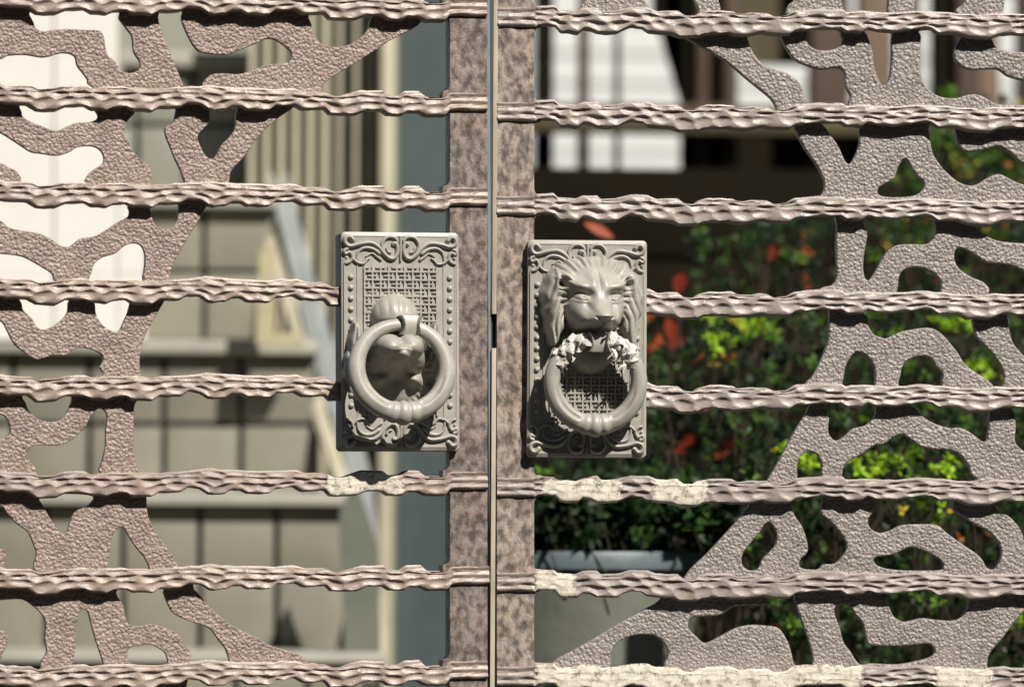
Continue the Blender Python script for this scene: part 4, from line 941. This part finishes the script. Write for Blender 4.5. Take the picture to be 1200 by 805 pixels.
def shrub(label, region, dr, count, ln, cols_, seed, hot=(), stems=14, cat='shrub', group=None):
    r = random.Random(seed); x0, x1, y0, y1 = region
    base = W((x0+x1)/2, min(y1, 800), (dr[0]+dr[1])/2); base.z = 0
    root = thing('shrub', label, cat, base, group); sp = []; paths = []
    tips = []
    for i in range(count):
        px, py = r.uniform(x0, x1), r.uniform(y0, y1); ex = (px-(x0+x1)/2)/((x1-x0)/2); top = y0+(y1-y0)*.22*ex*ex*r.random()
        if py < top: continue
        d = r.uniform(*dr); tips.append((px, py, d, None))
    for (px, py, rad, nn, c) in hot:
        for k in range(nn): tips.append((px+r.gauss(0, rad), py+r.gauss(0, rad*.5), dr[0]+r.random()*(dr[1]-dr[0])*.3, c))
    for px, py, d, c in tips:
        p = W(px, py, d)-base
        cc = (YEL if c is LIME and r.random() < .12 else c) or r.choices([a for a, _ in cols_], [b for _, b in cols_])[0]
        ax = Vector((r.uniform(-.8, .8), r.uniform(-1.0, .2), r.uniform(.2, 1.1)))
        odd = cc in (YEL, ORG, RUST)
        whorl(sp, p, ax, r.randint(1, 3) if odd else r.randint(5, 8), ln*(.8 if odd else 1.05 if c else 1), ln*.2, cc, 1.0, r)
        if r.random() < .4:
            q = p-ax.normalized()*ln*2.0+Vector((0, 0, -ln)); paths.append(([p, (p+q)/2+Vector((r.uniform(-.2, .2)*ln, 0, 0)), q], .0006, .0012))
    leaves(sp, 'foliage', root)
    for i in range(stems):
        px = r.uniform(x0, x1); d = r.uniform(*dr); t = W(px, r.uniform(y0, y0+(y1-y0)*.5), d)-base
        b_ = Vector((t.x*.35+r.uniform(-.03, .03), t.y*.5, 0))
        pts = [b_+(t-b_)*f+Vector((r.uniform(-.012, .012), r.uniform(-.01, .01), 0)) for f in (0, .25, .45, .6, .75, .88, 1)]
        paths.append((pts, .0035, .0009))
    tubes(paths, 'stem', root, M['stem'])
    return root
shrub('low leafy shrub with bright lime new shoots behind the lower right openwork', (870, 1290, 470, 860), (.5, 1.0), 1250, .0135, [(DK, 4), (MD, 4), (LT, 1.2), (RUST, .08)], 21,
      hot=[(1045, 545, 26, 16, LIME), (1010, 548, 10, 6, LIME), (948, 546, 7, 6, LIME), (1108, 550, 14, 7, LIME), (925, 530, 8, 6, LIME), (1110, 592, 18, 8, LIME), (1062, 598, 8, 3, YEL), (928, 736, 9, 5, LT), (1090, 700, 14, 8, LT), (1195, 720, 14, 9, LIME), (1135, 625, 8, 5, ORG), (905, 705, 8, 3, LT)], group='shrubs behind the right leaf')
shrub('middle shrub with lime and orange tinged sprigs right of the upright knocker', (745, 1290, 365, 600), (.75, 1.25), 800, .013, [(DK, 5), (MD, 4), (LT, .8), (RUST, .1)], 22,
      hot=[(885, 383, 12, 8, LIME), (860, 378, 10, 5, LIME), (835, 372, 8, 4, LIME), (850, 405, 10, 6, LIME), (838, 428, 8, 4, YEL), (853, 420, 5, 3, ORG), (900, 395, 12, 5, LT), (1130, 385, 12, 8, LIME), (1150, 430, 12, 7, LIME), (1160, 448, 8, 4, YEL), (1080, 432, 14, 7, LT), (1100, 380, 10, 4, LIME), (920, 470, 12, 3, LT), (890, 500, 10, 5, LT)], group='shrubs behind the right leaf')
shrub('taller dark green shrub with rusty old leaves beside the upper right openwork', (815, 1290, 255, 430), (1.0, 1.55), 600, .0125, [(DK, 5), (MD, 3), (LT, .5), (RUST, .3)], 23,
      hot=[(910, 300, 6, 6, RUST), (940, 300, 8, 5, RUST), (1060, 270, 20, 8, MD), (825, 282, 8, 5, MD), (880, 285, 14, 8, MD), (1035, 274, 4, 2, YEL), (1200, 300, 20, 10, LT)], group='shrubs behind the right leaf')
shrub('sunlit yellow green shrub under the fence at the upper right', (1030, 1290, 120, 300), (1.3, 1.9), 420, .016, [(DK, 2), (MD, 4), (LT, 3), (YEL, .8), (ORG, .3)], 24,
      hot=[(1100, 170, 12, 8, LT), (1130, 195, 14, 8, YEL), (1180, 150, 10, 6, LT), (1112, 112, 8, 5, LT)], group='shrubs behind the right leaf')
# broad dark leaves and red leaves round the pot
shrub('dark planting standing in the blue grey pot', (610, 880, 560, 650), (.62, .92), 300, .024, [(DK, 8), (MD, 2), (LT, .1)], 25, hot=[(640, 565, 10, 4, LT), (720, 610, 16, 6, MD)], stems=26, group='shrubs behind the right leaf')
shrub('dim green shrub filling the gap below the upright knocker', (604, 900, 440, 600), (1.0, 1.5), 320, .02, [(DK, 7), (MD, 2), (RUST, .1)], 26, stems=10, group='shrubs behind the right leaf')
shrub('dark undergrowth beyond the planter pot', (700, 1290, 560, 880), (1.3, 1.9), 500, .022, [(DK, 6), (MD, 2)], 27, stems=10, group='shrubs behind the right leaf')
def red_plant():
    base = W(780, 800, 1.0); base.z = 0
    root = thing('red_leaf_plant', 'slender plant with scattered orange red leaves behind the upright knocker', 'plant', base)
    r = random.Random(8); paths = []
    L_ = [(702, 270, 38, 14, -25), (797, 331, 24, 17, 70), (768, 403, 26, 17, 60), (786, 385, 28, 15, 100), (792, 402, 22, 14, 20), (803, 520, 34, 17, 35), (846, 527, 40, 14, 30), (905, 297, 22, 13, 75), (940, 303, 26, 11, 80), (945, 332, 20, 10, 100), (824, 478, 22, 9, 10), (760, 370, 20, 12, 40), (900, 505, 20, 10, 60)]
    for px, py, ln, wd, an in L_:
        d = .95+r.random()*.25; k = S*(4+d)/4; p = W(px, py, d)-base; a = math.radians(an)
        V = []; Fc = []; n = 7
        for i in range(n):
            t = i/(n-1); ww = wd/2*math.sin(math.pi*min(1, t*.93+.04))**.75
            for s_ in (-1, 0, 1): V.append(((t-.5)*ln*k, (abs(s_)*-.10*wd+.012*(t-.5)**2*ln*10)*k, s_*ww*k))
        for i in range(n-1):
            for j in (0, 1): Fc.append((i*3+j, i*3+3+j, i*3+4+j, i*3+1+j))
        me = bpy.data.meshes.new('leaf'); me.from_pydata(V, [], Fc); me.polygons.foreach_set('use_smooth', [True]*len(me.polygons))
        c = r.choice([(.24, .028, .010), (.28, .05, .012), (.17, .018, .008)])
        ca = me.color_attributes.new('tint', 'FLOAT_COLOR', 'POINT')
        for q in ca.data: q.color = (*c, 1)
        o = link('leaf', me, M['leaf'], root, p); o.rotation_euler = (r.uniform(-.4, .1), -a, r.uniform(-.3, .3))
        paths.append(([p, p+Vector((r.uniform(-.01, .01), 0, -.05)), Vector((p.x*.7, p.y*.6, p.z-.25)), Vector((p.x*.25, 0, .0))], .0008, .003))
    tubes(paths, 'stem', root, M['stem'])
red_plant()
